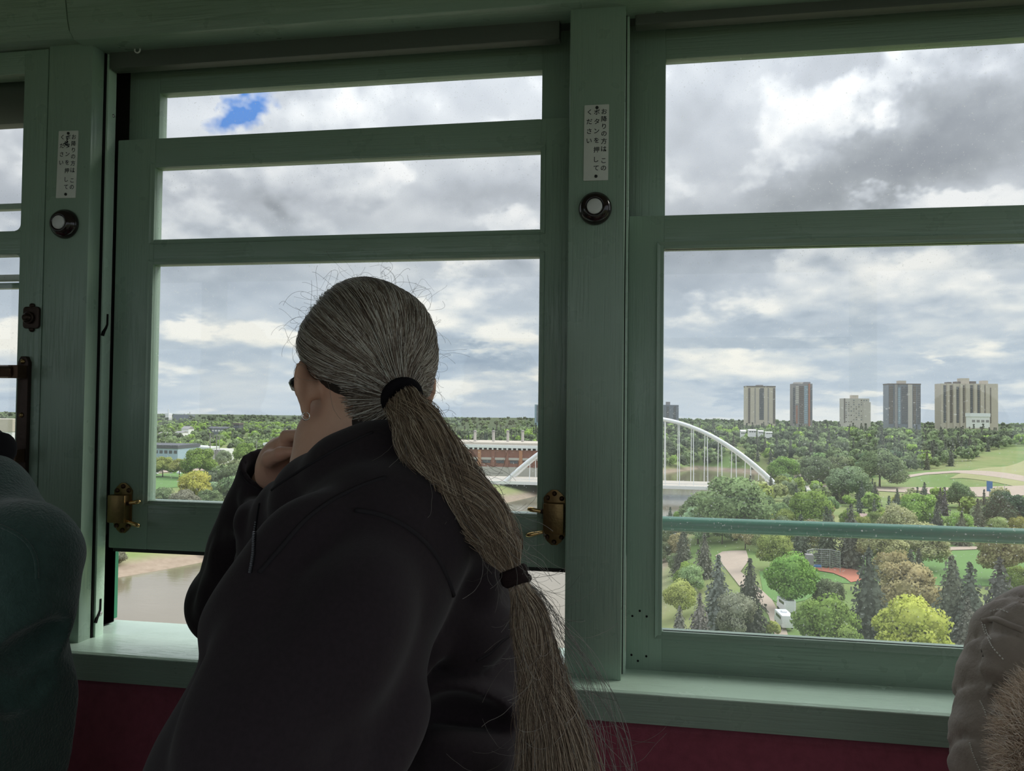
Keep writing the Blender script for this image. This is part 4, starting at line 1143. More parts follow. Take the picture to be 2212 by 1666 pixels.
for i in range(9):
    for j in range(11):
        if wmb.random() < .6:
            xa, za = X0 + (X1 - X0) * (i + .9) / 10, zb + (ztp - zb) * (j + .6) / 11.5
            obj('window', MB().box(xa - .75, xa + .75, 1119.8, 1120.1, za - .6, za + .6), ('tower_brown', 'tower_bluegrey', 'concrete_grey')[wmb.integers(0, 3)], t4)
obj('stair_wing', MB().box(X1 - 8, X1 + 1.5, 1119.5, 1136, zb - 12, ztp - 5), 'concrete_pale', t4)
tower('blue-grey dark apartment tower with one white full-height fin', 1150, 1919, 1989, 831, 916, 'tower_bluegrey',
      [(.02, .15, 0, .97, 'tower_brown'), (.30, .37, 0, .92, 'tower_glass'), (.41, .58, 0, .95, 'tower_dark'), (.76, .86, 0, .97, 'tower_brown'), (.89, .98, 0, .97, 'tower_dark')],
      fins=((.60, .73, 'concrete_pale'), (.19, .27, 'concrete_grey')), roof=[(.37, .58, 5.5, 'concrete_cream')], parapet='tower_brown')
tower('wide beige apartment slab with many ribs and stepped roof, rightmost building', 1150, 2033, 2156, 829, 914, 'concrete_cream',
      [(.04, .085, 0, .96, 'tower_dark'), (.15, .20, 0, .96, 'tower_brown'), (.27, .315, 0, .92, 'tower_dark'), (.38, .415, 0, .96, 'tower_brown'), (.515, .56, 0, .97, 'tower_dark'), (.64, .68, 0, .97, 'tower_dark'), (.755, .77, 0, .97, 'concrete_grey'), (.86, .88, 0, .9, 'tower_brown')],
      fins=((.10, .145, 'concrete_cream'), (.21, .26, 'concrete_cream'), (.33, .375, 'concrete_cream'), (.43, .50, 'concrete_cream'), (.575, .625, 'concrete_cream'), (.69, .75, 'concrete_cream'), (.78, .85, 'concrete_cream')),
      roof=[(.14, .21, 2.2, 'tower_brown'), (.29, .36, 3, 'tower_brown'), (.37, .52, 7.5, 'concrete_cream'), (.53, .64, 3.4, 'tower_brown'), (.76, .85, 4.4, 'concrete_cream')])
tower('grey apartment tower cut by the left edge of the right pane', 1150, 1428, 1466, 875, 916, 'tower_bluegrey',
      [(.3, .45, 0, .95, 'tower_dark'), (.7, .85, 0, .95, 'tower_dark')], roof=[(.28, .52, 4.5, 'concrete_grey')], floors=10)
tower('thin blue glass tower beside the middle pillar over the dark wood', 1400, 1155, 1168, 874, 912, 'tower_glass', [(.3, .6, 0, .95, 'tower_bluegrey')], floors=10)
def building(name, label, Y, x0p, x1p, ytop, ybase, mat, roofmat=None, rows=(), depth=12, gable=False, roofh=None):
    X0, X1, zb, ztp = rectpx(x0p, x1p, ytop, ybase, Y)
    t = root(name, ((X0 + X1) / 2, Y, zb), label=label, cat='building')
    rh = roofh if roofh else (ztp - zb) * .3
    zw = ztp - rh if roofmat else ztp
    obj('wall', MB().box(X0, X1, Y, Y + depth, zb - 4, zw), mat, t)
    if roofmat:
        if gable: obj('roof', MB().prism([(Y - .6, zw), (Y + depth + .6, zw), (Y + depth / 2, ztp)], 0, X0 - .5, X1 + .5), roofmat, t)
        else: obj('roof', MB().box(X0 - .6, X1 + .6, Y - .6, Y + depth + .6, zw, ztp), roofmat, t)
    for (lo, hi, n, mt) in rows:
        for k in range(n):
            xa = X0 + (X1 - X0) * (k + .5) / n; w = (X1 - X0) / n * .34
            obj('window', MB().box(xa - w, xa + w, Y - .1, Y + .1, zb + (zw - zb) * lo, zb + (zw - zb) * hi), mt, t)
    return t
building('low_hall', 'long low blue-grey hall with dark flat roof in the left window', 560, 262, 384, 961, 985, 'house_blue', 'roof_dark', [(.35, .75, 12, 'tower_dark')], 30)
building('low_hall', 'long white-roofed shed behind the big green tree in the left window', 585, 384, 416, 965, 975, 'house_blue', 'white_steel', [(.2, .6, 4, 'tower_dark')], 22)
building('shed', 'small white shed roof between the masts and the big tree', 590, 436, 453, 966, 976, 'house_white', 'white_steel', [(.2, .6, 3, 'tower_dark')], 14)
building('white_hut', 'square white ribbed tank building below the masts', 548, 457, 484, 971, 992, 'house_white', None, [(.05, .95, 5, 'concrete_grey')], 14)
building('sign_block', 'white box building just above the black sleeve cuff', 575, 570, 587, 957, 974, 'house_white', 'white_steel', [(.3, .6, 2, 'house_blue')], 8)
building('white_block', 'white walk-up block with tan roof at the far left edge', 620, -60, 26, 905, 995, 'house_white', 'concrete_cream', [(.62, .80, 6, 'house_blue'), (.34, .52, 6, 'house_blue'), (.05, .24, 6, 'house_blue')], 20)
building('house', 'dark grey house block on the far hillside left of the head', 1000, 504, 516, 914, 926, 'roof_dark', 'tower_brown', [(.3, .6, 2, 'tower_bluegrey')], 12)
building('house', 'dark long roof on the far hillside above the masts', 1000, 450, 490, 922, 934, 'tower_bluegrey', 'roof_dark', [(.2, .6, 6, 'house_white')], 14, gable=True)
building('house', 'white house cluster gable on the left far hillside', 900, 392, 407, 921, 940, 'house_white', 'roof_grey', [(.2, .5, 3, 'roof_dark')], 12, gable=True)
building('house', 'second white house on the left far hillside, lower', 880, 378, 394, 932, 941, 'house_white', 'roof_grey', [(.2, .5, 3, 'roof_dark')], 12, gable=True)
building('house', 'white row of houses at the left edge of the far hillside', 900, 342, 364, 934, 943, 'house_white', 'roof_grey', [(.2, .5, 4, 'roof_dark')], 12, gable=True)
for k, (a, b, y0_, y1_) in enumerate(((1601, 1611, 929, 939), (1618, 1633, 928, 935), (1639, 1649, 930, 937), (1655, 1668, 933, 938))):
    building('house', ['white house among trees under the beige tower, leftmost', 'wide white roof under the beige tower, second from left', 'white house roof under the beige tower, third from left', 'low white house roof under the beige tower, rightmost'][k], (800, 770, 820, 790)[k], a, b, y0_, y1_, 'house_white', 'white_steel', [(.2, .6, 3, 'roof_dark')], 9, gable=True)
building('white_house', 'bright white building in front of the wide beige slab', 1060, 2098, 2138, 893, 918, 'house_white', 'white_steel', [(.3, .6, 4, 'concrete_grey')], 16)
building('house', 'pinkish hipped roof poking out between trees above the rail', 330, 1866, 1894, 1113, 1140, 'concrete_pale', 'roof_pink', [(.2, .6, 3, 'roof_dark')], 9, gable=True, roofh=3)
def pole(name, label, px, y0p, y1p, Y, rad, mat, cat, arms=0):
    a, b = at(px, y0p, Y), at(px, y1p, Y)
    t = root(name, (b[0], Y, b[2]), label=label, cat=cat)
    obj('mast', MB().tube([(b[0], Y, b[2] - 3), (a[0], Y, a[2])], [rad, rad * .7], 8), mat, t)
    for k in range(arms):
        z = a[2] - 1.2 - 2.2 * k
        obj('cross_arm', MB().box(b[0] - 1.6, b[0] + 1.6, Y - .1, Y + .1, z - .12, z + .12), mat, t)
    return t
pole('power_mast', 'grey steel mast, leftmost of those by the white hut', 454, 935, 985, 540, .42, 'concrete_grey', 'mast', 2)
pole('power_mast', 'grey steel mast, middle of those by the white hut', 468, 938, 985, 545, .36, 'concrete_grey', 'mast', 2)
pole('power_mast', 'grey steel mast, right of those by the white hut', 474, 940, 985, 550, .30, 'concrete_grey', 'mast', 2)
pole('lamp_mast', 'pale pole left of the white box above the sleeve cuff', 554, 952, 985, 520, .28, 'concrete_grey', 'mast', 1)
pole('chimney_stack', 'white refinery stack on the left skyline', 364, 884, 904, 2400, 2.4, 'white_steel', 'chimney')
pole('chimney_stack', 'thin refinery stack on the left skyline', 410, 890, 904, 2400, 1.2, 'concrete_grey', 'chimney')
building('refinery_block', 'grey refinery silhouette on the left skyline', 2400, 374, 410, 896, 908, 'tower_bluegrey', None, [], 30)
building('refinery_block', 'white tank on the left skyline beside the refinery stack', 2400, 357, 364, 893, 906, 'house_white', 'white_steel', [], 20)
# blue sign, ball field backstop, lamp posts, vehicles, tent
a, b = at(2138, 1040, 432), at(2138, 1066, 432)
t = root('park_sign', (b[0], 432, b[2]), label='upright blue sign panel by the riverside path', cat='sign')
obj('panel', MB().box(b[0] - 1.35, b[0] + 1.35, 432, 432.3, b[2] + 1.0, a[2]), 'sign_blue', t)
obj('post', MB().box(b[0] - .25, b[0] + .25, 432.05, 432.25, b[2] - 2, b[2] + 1.0), 'fence_grey', t)
pole('lamp_post', 'thin pale post right of the blue sign', 2170, 1048, 1070, 385, .16, 'concrete_pale', 'post')
pole('lamp_post', 'thin grey post among trees left of the spruces on the rail', 1690, 1098, 1135, 300, .14, 'fence_grey', 'post')
pole('lamp_post', 'short white post beside the camper vans', 1717, 1296, 1312, 142, .10, 'white_steel', 'post')
YF = 205.0
bk = root('backstop_fence', (*at(1785, 1222, YF)[:2], at(1785, 1222, YF)[2]), label='grey chain-link backstop behind the clay infield', cat='fence')
xs = [at(px, 1210, YF)[0] for px in (1747, 1764, 1783, 1802, 1819)]
zf0, zf1 = at(1785, 1226, YF)[2] - .5, at(1785, 1194, YF)[2]
for i, x in enumerate(xs):
    yy = YF + (2.0 if i in (0, 4) else 4.5)
    obj('post', MB().tube([(x, yy, zf0 - 1), (x, yy, zf1)], .07, 6), 'fence_grey', bk)
wm = MB()
for i in range(4):
    ya, yb = YF + (2.0 if i == 0 else 4.5), YF + (2.0 if i == 3 else 4.5)
    for k in range(9):
        z = zf0 + (zf1 - zf0) * k / 8
        wm.tube([(xs[i], ya, z), (xs[i + 1], yb, z)], .022 if k < 8 else .06, 4, caps=False)
    for k in range(1, 9):
        f = k / 9
        wm.tube([(xs[i] + (xs[i + 1] - xs[i]) * f, ya + (yb - ya) * f, zf0), (xs[i] + (xs[i + 1] - xs[i]) * f, ya + (yb - ya) * f, zf1)], .022, 4, caps=False)
w_ = obj('chain_link', wm, 'fence_grey', bk); w_['kind'] = 'stuff'
obj('dugout', MB().box(xs[0] - .6, xs[0] + 1.2, YF, YF + 2.2, zf0 - .5, zf0 + 3.4), 'concrete_grey', bk, bevel=.05)
obj('bench', MB().box(xs[0] + 1.4, xs[0] + 3.2, YF + 1, YF + 1.4, zf0 + .2, zf0 + .8), 'sign_blue', bk)
def vehicle(name, label, px, py, L, Wd, Hh, heading, mat, cat, camper=False, Y=None):
    p = on_z(px, py, FLAT + .2); p[2] = H1(p[0], p[1]) + EZ + .25
    t = root(name, p, label=label, cat=cat); t.rotation_euler = (0, 0, math.radians(heading))
    if camper:
        obj('body', MB().prism([(-L / 2, .45), (L / 2 - .1, .45), (L / 2, 1.0), (L / 2 - .5, 1.6), (L / 2 - .3, 2.2), (L / 2 - .5, Hh), (-L / 2, Hh)], 1, -Wd / 2, Wd / 2), mat, t, local=True, bevel=.12)
        obj('roof_unit', MB().box(-.6, .5, -.45, .45, Hh, Hh + .28), mat, t, local=True, bevel=.06)
    else:
        obj('body', MB().prism([(-L / 2, .35), (L / 2, .35), (L / 2, .8), (L / 2 - 1.0, .95), (-L / 2, .95)], 1, -Wd / 2, Wd / 2), mat, t, local=True, bevel=.08)
        obj('cabin', MB().prism([(-L / 2 + .1, .95), (L / 2 - 1.1, .95), (L / 2 - 1.7, Hh), (-L / 2 + .5, Hh)], 1, -Wd / 2 + .1, Wd / 2 - .1), mat, t, local=True, bevel=.08)
    for s in (-1, 1):
        obj('window', MB().box(-L / 2 + .8, L / 2 - 1.6, s * (Wd / 2 - (.0 if camper else .12)) - .03, s * (Wd / 2 - (.0 if camper else .12)) + .03, Hh * .66, Hh * .86), 'vehicle_window', t, local=True)
        for e in (-1, 1):
            obj('wheel', MB().lathe([(.34, -.1), (.34, .1), (.2, .11)], (e * L * .32, s * (Wd / 2 - .08), .34), (0, 1, 0), 12), 'tyre_black', t, local=True)
    return t
vehicle('camper_van', 'white camper van at the roadside, front of the parked pair', 1693, 1352, 5.6, 2.2, 2.7, 96, 'vehicle_white', 'vehicle', True)
vehicle('camper_van', 'white camper van at the roadside, behind the other one', 1698, 1322, 5.2, 2.2, 2.7, 100, 'vehicle_white', 'vehicle', True)
for k, (px, py, m_, lb) in enumerate(((2150, 1120, 'vehicle_white', 'white car under the deep green tree at right'), (2130, 1112, 'vehicle_white', 'pale car right of the dark spruce above the rail'), (2200, 1118, 'concrete_grey', 'grey car at the right end of the parked row'),
    (322, 1028, 'concrete_grey', 'grey car at the pane edge in the left window'), (333, 1026, 'vehicle_white', 'white car on the gravel lot in the left window'), (362, 1018, 'roof_dark', 'dark car on the gravel lot in the left window'))):
    vehicle('parked_car', lb, px, py, 4.6, 1.9, 1.55, 10, m_, 'car')
p = on_z(379, 1024, FLAT); zt_ = H1(p[0], p[1]) + EZ
t = root('dome_tent', (p[0], p[1], zt_), label='light green and grey dome tent on the gravel lot', cat='tent')
def dome(cx, rx, h, mat, nm):
    prof = [(rx * math.cos(a), h * math.sin(a)) for a in np.linspace(0, 1.45, 7)]
    obj(nm, MB().lathe(prof, (cx, 0, 0), (0, 0, 1), 12), mat, t, local=True, smooth=True)
dome(0, 1.9, 2.2, 'tent_green', 'canopy'); dome(2.2, 1.5, 1.6, 'tent_grey', 'porch'); dome(-2.4, 1.4, 1.4, 'tent_grey', 'porch')

# ------------------------------------------------------------------ people: smooth bodies and clothes grown from tapered limbs
class Field:
    def __init__(s, lo, hi, h):
        s.lo = np.array(lo, np.float32); s.h = h
        s.n = np.maximum(((np.array(hi) - s.lo) / h).astype(int) + 1, 4)
        s.F = np.full(tuple(s.n), .5, np.float32)
    def _sub(s, lo, hi):
        a = np.clip(((np.array(lo) - s.lo) / s.h).astype(int) - 1, 0, s.n - 1)
        b = np.clip(((np.array(hi) - s.lo) / s.h).astype(int) + 3, 1, s.n)
        if (b <= a).any(): return None, None
        sl = tuple(slice(int(i), int(j)) for i, j in zip(a, b))
        g = np.meshgrid(*[s.lo[i] + s.h * np.arange(a[i], b[i], dtype=np.float32) for i in range(3)], indexing='ij')
        return sl, np.stack(g, -1)
    def _blend(s, sl, d, k, op):
        a = s.F[sl]
        if op == 'sub': d = -d
        if op == 'add':
            h = np.clip(.5 + .5 * (a - d) / k, 0, 1); s.F[sl] = a * (1 - h) + d * h - k * h * (1 - h)
        else:
            h = np.clip(.5 - .5 * (a - d) / k, 0, 1); s.F[sl] = a * (1 - h) + d * h + k * h * (1 - h)
    def cone(s, a, b, r1, r2, k=.02, op='add'):
        a = np.array(a, np.float32); b = np.array(b, np.float32); m = max(r1, r2) + k + .02
        sl, P = s._sub(np.minimum(a, b) - m, np.maximum(a, b) + m)
        if sl is None: return s
        ab = b - a; t = np.clip(((P - a) @ ab) / (ab @ ab + 1e-9), 0, 1)
        s._blend(sl, np.linalg.norm(P - a - t[..., None] * ab, axis=-1) - (r1 + (r2 - r1) * t), k, op); return s
    def chain(s, pts, rs, k=.02, op='add'):
        for i in range(len(pts) - 1): s.cone(pts[i], pts[i + 1], rs[i], rs[i + 1], k, op)
        return s
    def ell(s, c, r, R=None, k=.02, op='add'):
        c = np.array(c, np.float32); r = np.array(r, np.float32); m = r.max() + k + .02
        sl, P = s._sub(c - m, c + m)
        if sl is None: return s
        q = P - c
        if R is not None: q = q @ np.array(R, np.float32).T
        k0 = np.linalg.norm(q / r, axis=-1); k1 = np.linalg.norm(q / (r * r), axis=-1) + 1e-6
        s._blend(sl, k0 * (k0 - 1) / k1, k, op); return s
    def plane_cut(s, p, n, c, rad):
        # remove what lies beyond a plane, near c only
        sl, P = s._sub(np.array(c) - rad, np.array(c) + rad)
        d = (P - np.array(p, np.float32)) @ np.array(n, np.float32)
        ball = np.linalg.norm(P - np.array(c, np.float32), axis=-1) - rad
        s._blend(sl, np.maximum(-d, ball), .002, 'sub'); return s
    def mesh(s, smooth=2):
        F = s.F.copy()
        for ax in range(3):
            ix = [slice(None)] * 3
            for e in (0, -1): ix[ax] = e; F[tuple(ix)] = np.maximum(F[tuple(ix)], .01)
        S = (F < 0).astype(np.int8)
        nx, ny, nz = F.shape
        cnt = sum(S[i:nx - 1 + i, j:ny - 1 + j, k:nz - 1 + k] for i in (0, 1) for j in (0, 1) for k in (0, 1))
        act = (cnt > 0) & (cnt < 8); ijk = np.argwhere(act); idx = np.full(act.shape, -1, np.int64); idx[act] = np.arange(len(ijk))
        acc = np.zeros((len(ijk), 3)); c = np.zeros(len(ijk))
        cor = [(i, j, k) for i in (0, 1) for j in (0, 1) for k in (0, 1)]
        for A in cor:
            for ax in range(3):
                if A[ax]: continue
                Bc = list(A); Bc[ax] = 1
                fa = F[tuple((ijk + A).T)]; fb = F[tuple((ijk + Bc).T)]
                m = (fa < 0) != (fb < 0); t = fa[m] / (fa[m] - fb[m])
                p = np.array(A, float)[None].repeat(m.sum(), 0); p[:, ax] += t
                acc[m] += p; c[m] += 1
        V = s.lo + s.h * (ijk + acc / c[:, None])
        Q = []
        for ax in range(3):
            u, v = (ax + 1) % 3, (ax + 2) % 3
            sa = [slice(None)] * 3; sb = [slice(None)] * 3; sa[ax] = slice(0, -1); sb[ax] = slice(1, None)
            d = S[tuple(sa)] - S[tuple(sb)]
            e = np.argwhere(d != 0); e = e[(e[:, u] > 0) & (e[:, v] > 0) & (e[:, u] < F.shape[u] - 1) & (e[:, v] < F.shape[v] - 1)]
            sg = d[tuple(e.T)]
            o = np.zeros((4, 3), int); o[1, u] = -1; o[2, u] = -1; o[2, v] = -1; o[3, v] = -1
            q = np.stack([idx[tuple((e + o[i]).T)] for i in range(4)], 1)
            q[sg < 0] = q[sg < 0][:, ::-1]; Q.append(q)
        Q = np.concatenate(Q); Q = Q[(Q >= 0).all(1)]
        for _ in range(smooth):
            acc = np.zeros_like(V); n = np.zeros(len(V))
            for i in range(4):
                a, b = Q[:, i], Q[:, (i + 1) % 4]
                np.add.at(acc, a, V[b]); np.add.at(n, a, 1)
            V = V * .5 + .5 * acc / np.maximum(n, 1)[:, None]
        return V, Q
def grown(name, fld, mat, parent, smooth=2):
    V, Q = fld.mesh(smooth)
    V = V - wloc(parent)
    me = bpy.data.meshes.new(name); me.from_pydata(V.tolist(), [], Q[:, ::-1].tolist())
    bm = bmesh.new(); bm.from_mesh(me); bmesh.ops.recalc_face_normals(bm, faces=bm.faces); bm.to_mesh(me); bm.free()
    me.materials.append(MAT[mat]); me.shade_smooth()
    o = link(name, me, parent); return o
def strands(name, paths, radii, mat, parent, kind='stuff'):
    h = bpy.data.hair_curves.new(name)
    h.add_curves([len(p) for p in paths])
    P = np.concatenate(paths).astype(np.float32) - wloc(parent).astype(np.float32)
    h.attributes['position'].data.foreach_set('vector', P.ravel())
    ra = h.attributes.get('radius') or h.attributes.new('radius', 'FLOAT', 'POINT')
    ra.data.foreach_set('value', np.concatenate(radii).astype(np.float32))
    h.materials.append(MAT[mat])
    o = link(name, h, parent)
    if kind: o['kind'] = kind
    return o
def nz(v): v = np.array(v, float); return v / np.linalg.norm(v)
def cat_rom(pts, n):
    pts = np.array(pts, float); m = len(pts)
    P = np.vstack([2 * pts[0] - pts[1], pts, 2 * pts[-1] - pts[-2]])
    out = []
    for u in np.linspace(0, m - 1 - 1e-6, n):
        i = int(u); t = u - i; a, b, c, d = P[i:i + 4]
        out.append(.5 * (2 * b + (c - a) * t + (2 * a - 5 * b + 4 * c - d) * t * t + (3 * b - 3 * c + d - a) * t ** 3))
    return np.array(out)
def head_prims(f, C, F, L, U, s=1.0, jowl=0.0, right_ear=.0905):
    g = lambda a, b, c: C + s * (a * F + b * L + c * U)
    R = np.array((F, L, U))
    f.ell(g(-.004, 0, .008), np.array((.096, .0765, .088)) * s, R, .01)
    f.ell(g(.038, 0, -.055), np.array((.058, .062, .078)) * s, R, .03)
    f.ell(g(.040, 0, -.105), np.array((.046, .050, .034)) * s, R, .02)
    if jowl:
        for q in (-1, 1): f.ell(g(.030, q * .046, -.098), np.array((.040, .034 + jowl, .036)) * s, R, .02)
    f.cone(g(.088, 0, -.022), g(.110, 0, -.062), .009 * s, .014 * s, .012)
    for q in (-1, 1):
        f.cone(g(.083, q * .012, -.008), g(.070, q * .045, -.008), .010 * s, .009 * s, .012)
        f.ell(g(.092, q * .030, -.026), np.array((.014, .015, .011)) * s, R, .010, 'sub')
        f.ell(g(.078, q * .030, -.027), np.array((.0125, .0125, .0115)) * s, R, .003)
        f.ell(g(.105, q * .010, -.066), np.array((.009, .007, .007)) * s, R, .006)
        # ear: shell swept back from the skull, hollow in front, lobe below
        ax = nz(L * q * .74 - F * .67); of = nz(L * q * .67 + F * .74)
        ec = g(-.022, q * (.0905 if q > 0 else right_ear), -.042)
        Re = np.array((ax, of, U))
        f.chain([g(-.034, q * .073, -.012), g(-.040, q * .075, -.036), g(-.034, q * .073, -.062), g(-.022, q * .072, -.078)], [.005, .0075, .0075, .005], .006, 'sub')
        f.ell(ec + U * .006, np.array((.0195, .0058, .031)) * s, Re, .002)
        f.ell(ec + of * .008 * s + U * .007, np.array((.0120, .006, .021)) * s, Re, .003, 'sub')
        f.ell(ec - U * .027 - ax * .005, np.array((.0090, .0055, .012)) * s, Re, .002)
        f.ell(ec - of * .005 - ax * .011 + U * .000, np.array((.009, .0075, .016)) * s, Re, .003)
    f.ell(g(.088, 0, -.092), np.array((.010, .022, .0055)) * s, R, .005)
    f.ell(g(.087, 0, -.104), np.array((.010, .019, .0065)) * s, R, .005)
    f.ell(g(.078, 0, -.126), np.array((.018, .022, .015)) * s, R, .012)
    return g
def hand_prims(f, wrist, fwd, palm_n, side, curl=.9, s=1.0):
    """wrist -> palm -> five bent fingers; fwd along the hand, palm_n out of the palm, side towards the thumb"""
    fwd, palm_n, side = nz(fwd), nz(palm_n), nz(side)
    pc = wrist + fwd * .052 * s
    f.ell(pc, np.array((.050, .041, .017)) * s, np.array((fwd, side, palm_n)), .012)
    f.cone(wrist - fwd * .02 * s, wrist + fwd * .02 * s, .026 * s, .024 * s, .015)
    for i, (o, ln) in enumerate(((.030, .92), (.010, 1.0), (-.010, .94), (-.029, .76))):
        k = wrist + fwd * (.092 - .004 * abs(i - 1)) * s + side * o * s
        d = fwd; p = k; a = 0
        for seg, r0, r1 in ((.044, .0095, .0088), (.027, .0088, .0080), (.022, .0080, .0066)):
            a += curl * (1.0 if seg > .04 else .85)
            dd = d * math.cos(a) + palm_n * math.sin(a)
            q = p + dd * seg * ln * s
            f.cone(p, q, r0 * s, r1 * s, .0025); p = q
    t0 = wrist + fwd * .022 * s + side * .030 * s + palm_n * .006 * s
    t1 = t0 + nz(fwd * .7 + side * .6 + palm_n * .35) * .042 * s
    t2 = t1 + nz(fwd * .95 + side * .1 + palm_n * .55) * .031 * s
    t3 = t2 + nz(fwd * .9 - side * .15 + palm_n * .6) * .024 * s
    f.chain([t0, t1, t2, t3], [.015 * s, .0115 * s, .0105 * s, .0078 * s], .006)
def eyes(parent, g):
    ax = g(1, 0, 0) - g(0, 0, 0)
    for q in (-1, 1):
        e = obj('eye', MB().lathe([(.0001, -.0115), (.008, -.0082), (.0115, 0), (.008, .0082), (.0001, .0115)], g(.0795, q * .030, -.027), (0, 0, 1), 14), 'eye_white', parent, smooth=True)
        obj('iris', MB().lathe([(.0052, 0), (.0045, .0012), (.001, .0018)], g(.0895, q * .030, -.027), ax, 14), 'glasses_black', e, smooth=True)
        obj('eyelid', MB().tube([g(.0835, q * .019, -.0205), g(.0905, q * .026, -.0175), g(.0895, q * .034, -.0175), g(.080, q * .042, -.021)], [.0026, .0038, .0038, .0026], 8), 'skin', parent, smooth=True)
        obj('eyebrow', MB().tube([g(.094, q * .014, -.0065), g(.095, q * .026, -.002), g(.088, q * .040, -.002), g(.080, q * .048, -.006)], [.0024, .0036, .0032, .0016], 8), 'hair_core', parent, smooth=True)
    obj('lips', MB().tube([g(.089, .022, -.098), g(.0965, .010, -.0965), g(.098, 0, -.098), g(.0965, -.010, -.0965), g(.089, -.022, -.098)], [.0018, .0042, .0046, .0042, .0018], 8), 'lip', parent, smooth=True)

# ---------------------------------------------------------------- the man with the ponytail
A = at
man = root('person', (-.30, 1.00, .46), label='person with long grey ponytail in black jacket, chin on hand, gazing out', cat='person')
HC = A(790, 778, 1.0)
yaw = math.radians(39)
Fh = nz((-math.sin(yaw), math.cos(yaw), -.10)); Lh = nz(np.cross((0, 0, 1), Fh)); Uh = np.cross(Fh, Lh)
f = Field((-.98, .38, .0), (.02, 1.46, 1.50), .0048)
g = head_prims(f, HC, Fh, Lh, Uh, 1.0, .004, .0745)
neck0 = A(790, 1030, 1.02)
f.cone(g(-.026, 0, -.060), neck0, .058, .072, .03)
f.cone(g(.0, .012, -.10), A(745, 1030, .985), .046, .066, .03)
f.cone(neck0, A(850, 1330, 1.04), .075, .12, .06)
f.cone(A(850, 1330, 1.04), (-.30, 1.02, .60), .125, .14, .06)
shL, shR = A(850, 1150, .87), A(800, 1150, 1.18)
f.cone(neck0, shL, .06, .062, .04).cone(neck0, shR, .06, .062, .04)
elL, elR = A(560, 1765, .67), A(497, 1306, 1.315)
wrL = np.array((-.46, .80, .73)); wrR = A(588, 1042, 1.17)
f.cone(shL, elL, .058, .046, .02).cone(elL, wrL, .044, .029, .02)
f.cone(shR, elR, .056, .044, .02).cone(elR, wrR, .042, .029, .02)
hipL, hipR = np.array((-.36, .95, .565)), np.array((-.26, 1.06, .565))
knL, knR = np.array((-.52, .52, .52)), np.array((-.30, .50, .52))
anL, anR = np.array((-.52, .50, .10)), np.array((-.28, .46, .10))
for h_, k_, a_ in ((hipL, knL, anL), (hipR, knR, anR)):
    f.cone(h_, k_, .080, .056, .03).cone(k_, a_, .054, .036, .02).cone(a_ - (0, 0, .045), a_ + (-.02, -.15, -.06), .036, .028, .02)
hand_prims(f, wrL, (-.4, -.5, -.35), (.2, .2, -.95), (-.8, .5, .1), .45)
# supporting hand: bent back at the wrist, fingers curled against the chin
kn = A(640, 965, 1.135)
hf = nz(kn - wrR)
hand_prims(f, wrR + hf * .012, hf, nz(np.array((.55, -.25, -.45))), nz(np.array((-.3, -.9, .25))), .75, 1.05)
f.ell(A(603, 1003, 1.135), (.030, .030, .042), None, .02)
f.cone(A(592, 985, 1.115), A(628, 955, 1.115), .0165, .016, .012)
body = grown('body', f, 'skin', man, 2)
eyes(man, g)
# trousers and shoes
f = Field((-.80, .30, .0), (.05, 1.35, .80), .008)
for h_, k_, a_ in ((hipL, knL, anL), (hipR, knR, anR)):
    f.cone(h_, k_, .095, .072, .04).cone(k_, a_ + (0, 0, .01), .070, .055, .02)
f.ell((-.30, 1.02, .60), (.19, .17, .12), None, .05)
grown('trousers', f, 'denim', man, 2)
for a_ in (anL, anR):
    f = Field(a_ - (.14, .30, .11), a_ + (.12, .12, .06), .006)
    f.cone(a_ + (0, .03, -.055), a_ + (-.02, -.17, -.065), .043, .034, .02).cone(a_ + (0, .0, -.05), a_ + (0, 0, -.01), .046, .044, .02)
    f.plane_cut((0, 0, .002), (0, 0, -1), a_, .3)
    grown('shoe', f, 'shoe_leather', man, 1)

# jacket
f = Field((-.98, .44, .50), (.02, 1.46, 1.30), .0048)
f.chain([A(838, 1330, 1.03), A(845, 1600, 1.02), (-.30, 1.02, .655)], [.163, .178, .185], .06)
f.chain([A(735, 1230, 1.09), A(690, 1560, 1.08), (-.42, 1.05, .66)], [.118, .15, .16], .06)
f.cone(A(868, 1075, 1.0), A(845, 1172, .875), .070, .092, .05)
f.cone(A(850, 1075, 1.02), A(800, 1165, 1.18), .074, .090, .05)
f.cone(A(866, 1150, .99), A(838, 1330, 1.02), .112, .16, .06)
# collar standing round the neck
near = [A(868, 972, .935), A(800, 990, .905), A(735, 1022, .893), A(672, 1062, .925), A(612, 1100, 1.0), A(575, 1136, 1.075)]
f.chain(near, [.036, .037, .036, .034, .031, .027], .02)
near_t = [A(862, 943, .940), A(795, 965, .910), A(730, 996, .900), A(668, 1036, .930), A(612, 1077, 1.0), A(576, 1112, 1.075)]
f.chain(near_t, [.021] * 6, .012)
low = [A(880, 1030, .95), A(790, 1060, .91), A(700, 1110, .94), A(620, 1170, 1.03), A(585, 1215, 1.10)]
f.chain(low, [.060, .058, .052, .052, .055], .04)
far = [A(868, 972, .96), A(850, 985, 1.06), A(780, 1010, 1.12), A(690, 1060, 1.15), A(610, 1115, 1.13), A(575, 1136, 1.09)]
f.chain(far, [.034, .036, .036, .034, .031, .027], .02)
f.cone(g(-.018, 0, -.03), A(775, 1040, 1.02), .074, .078, .006, 'sub')
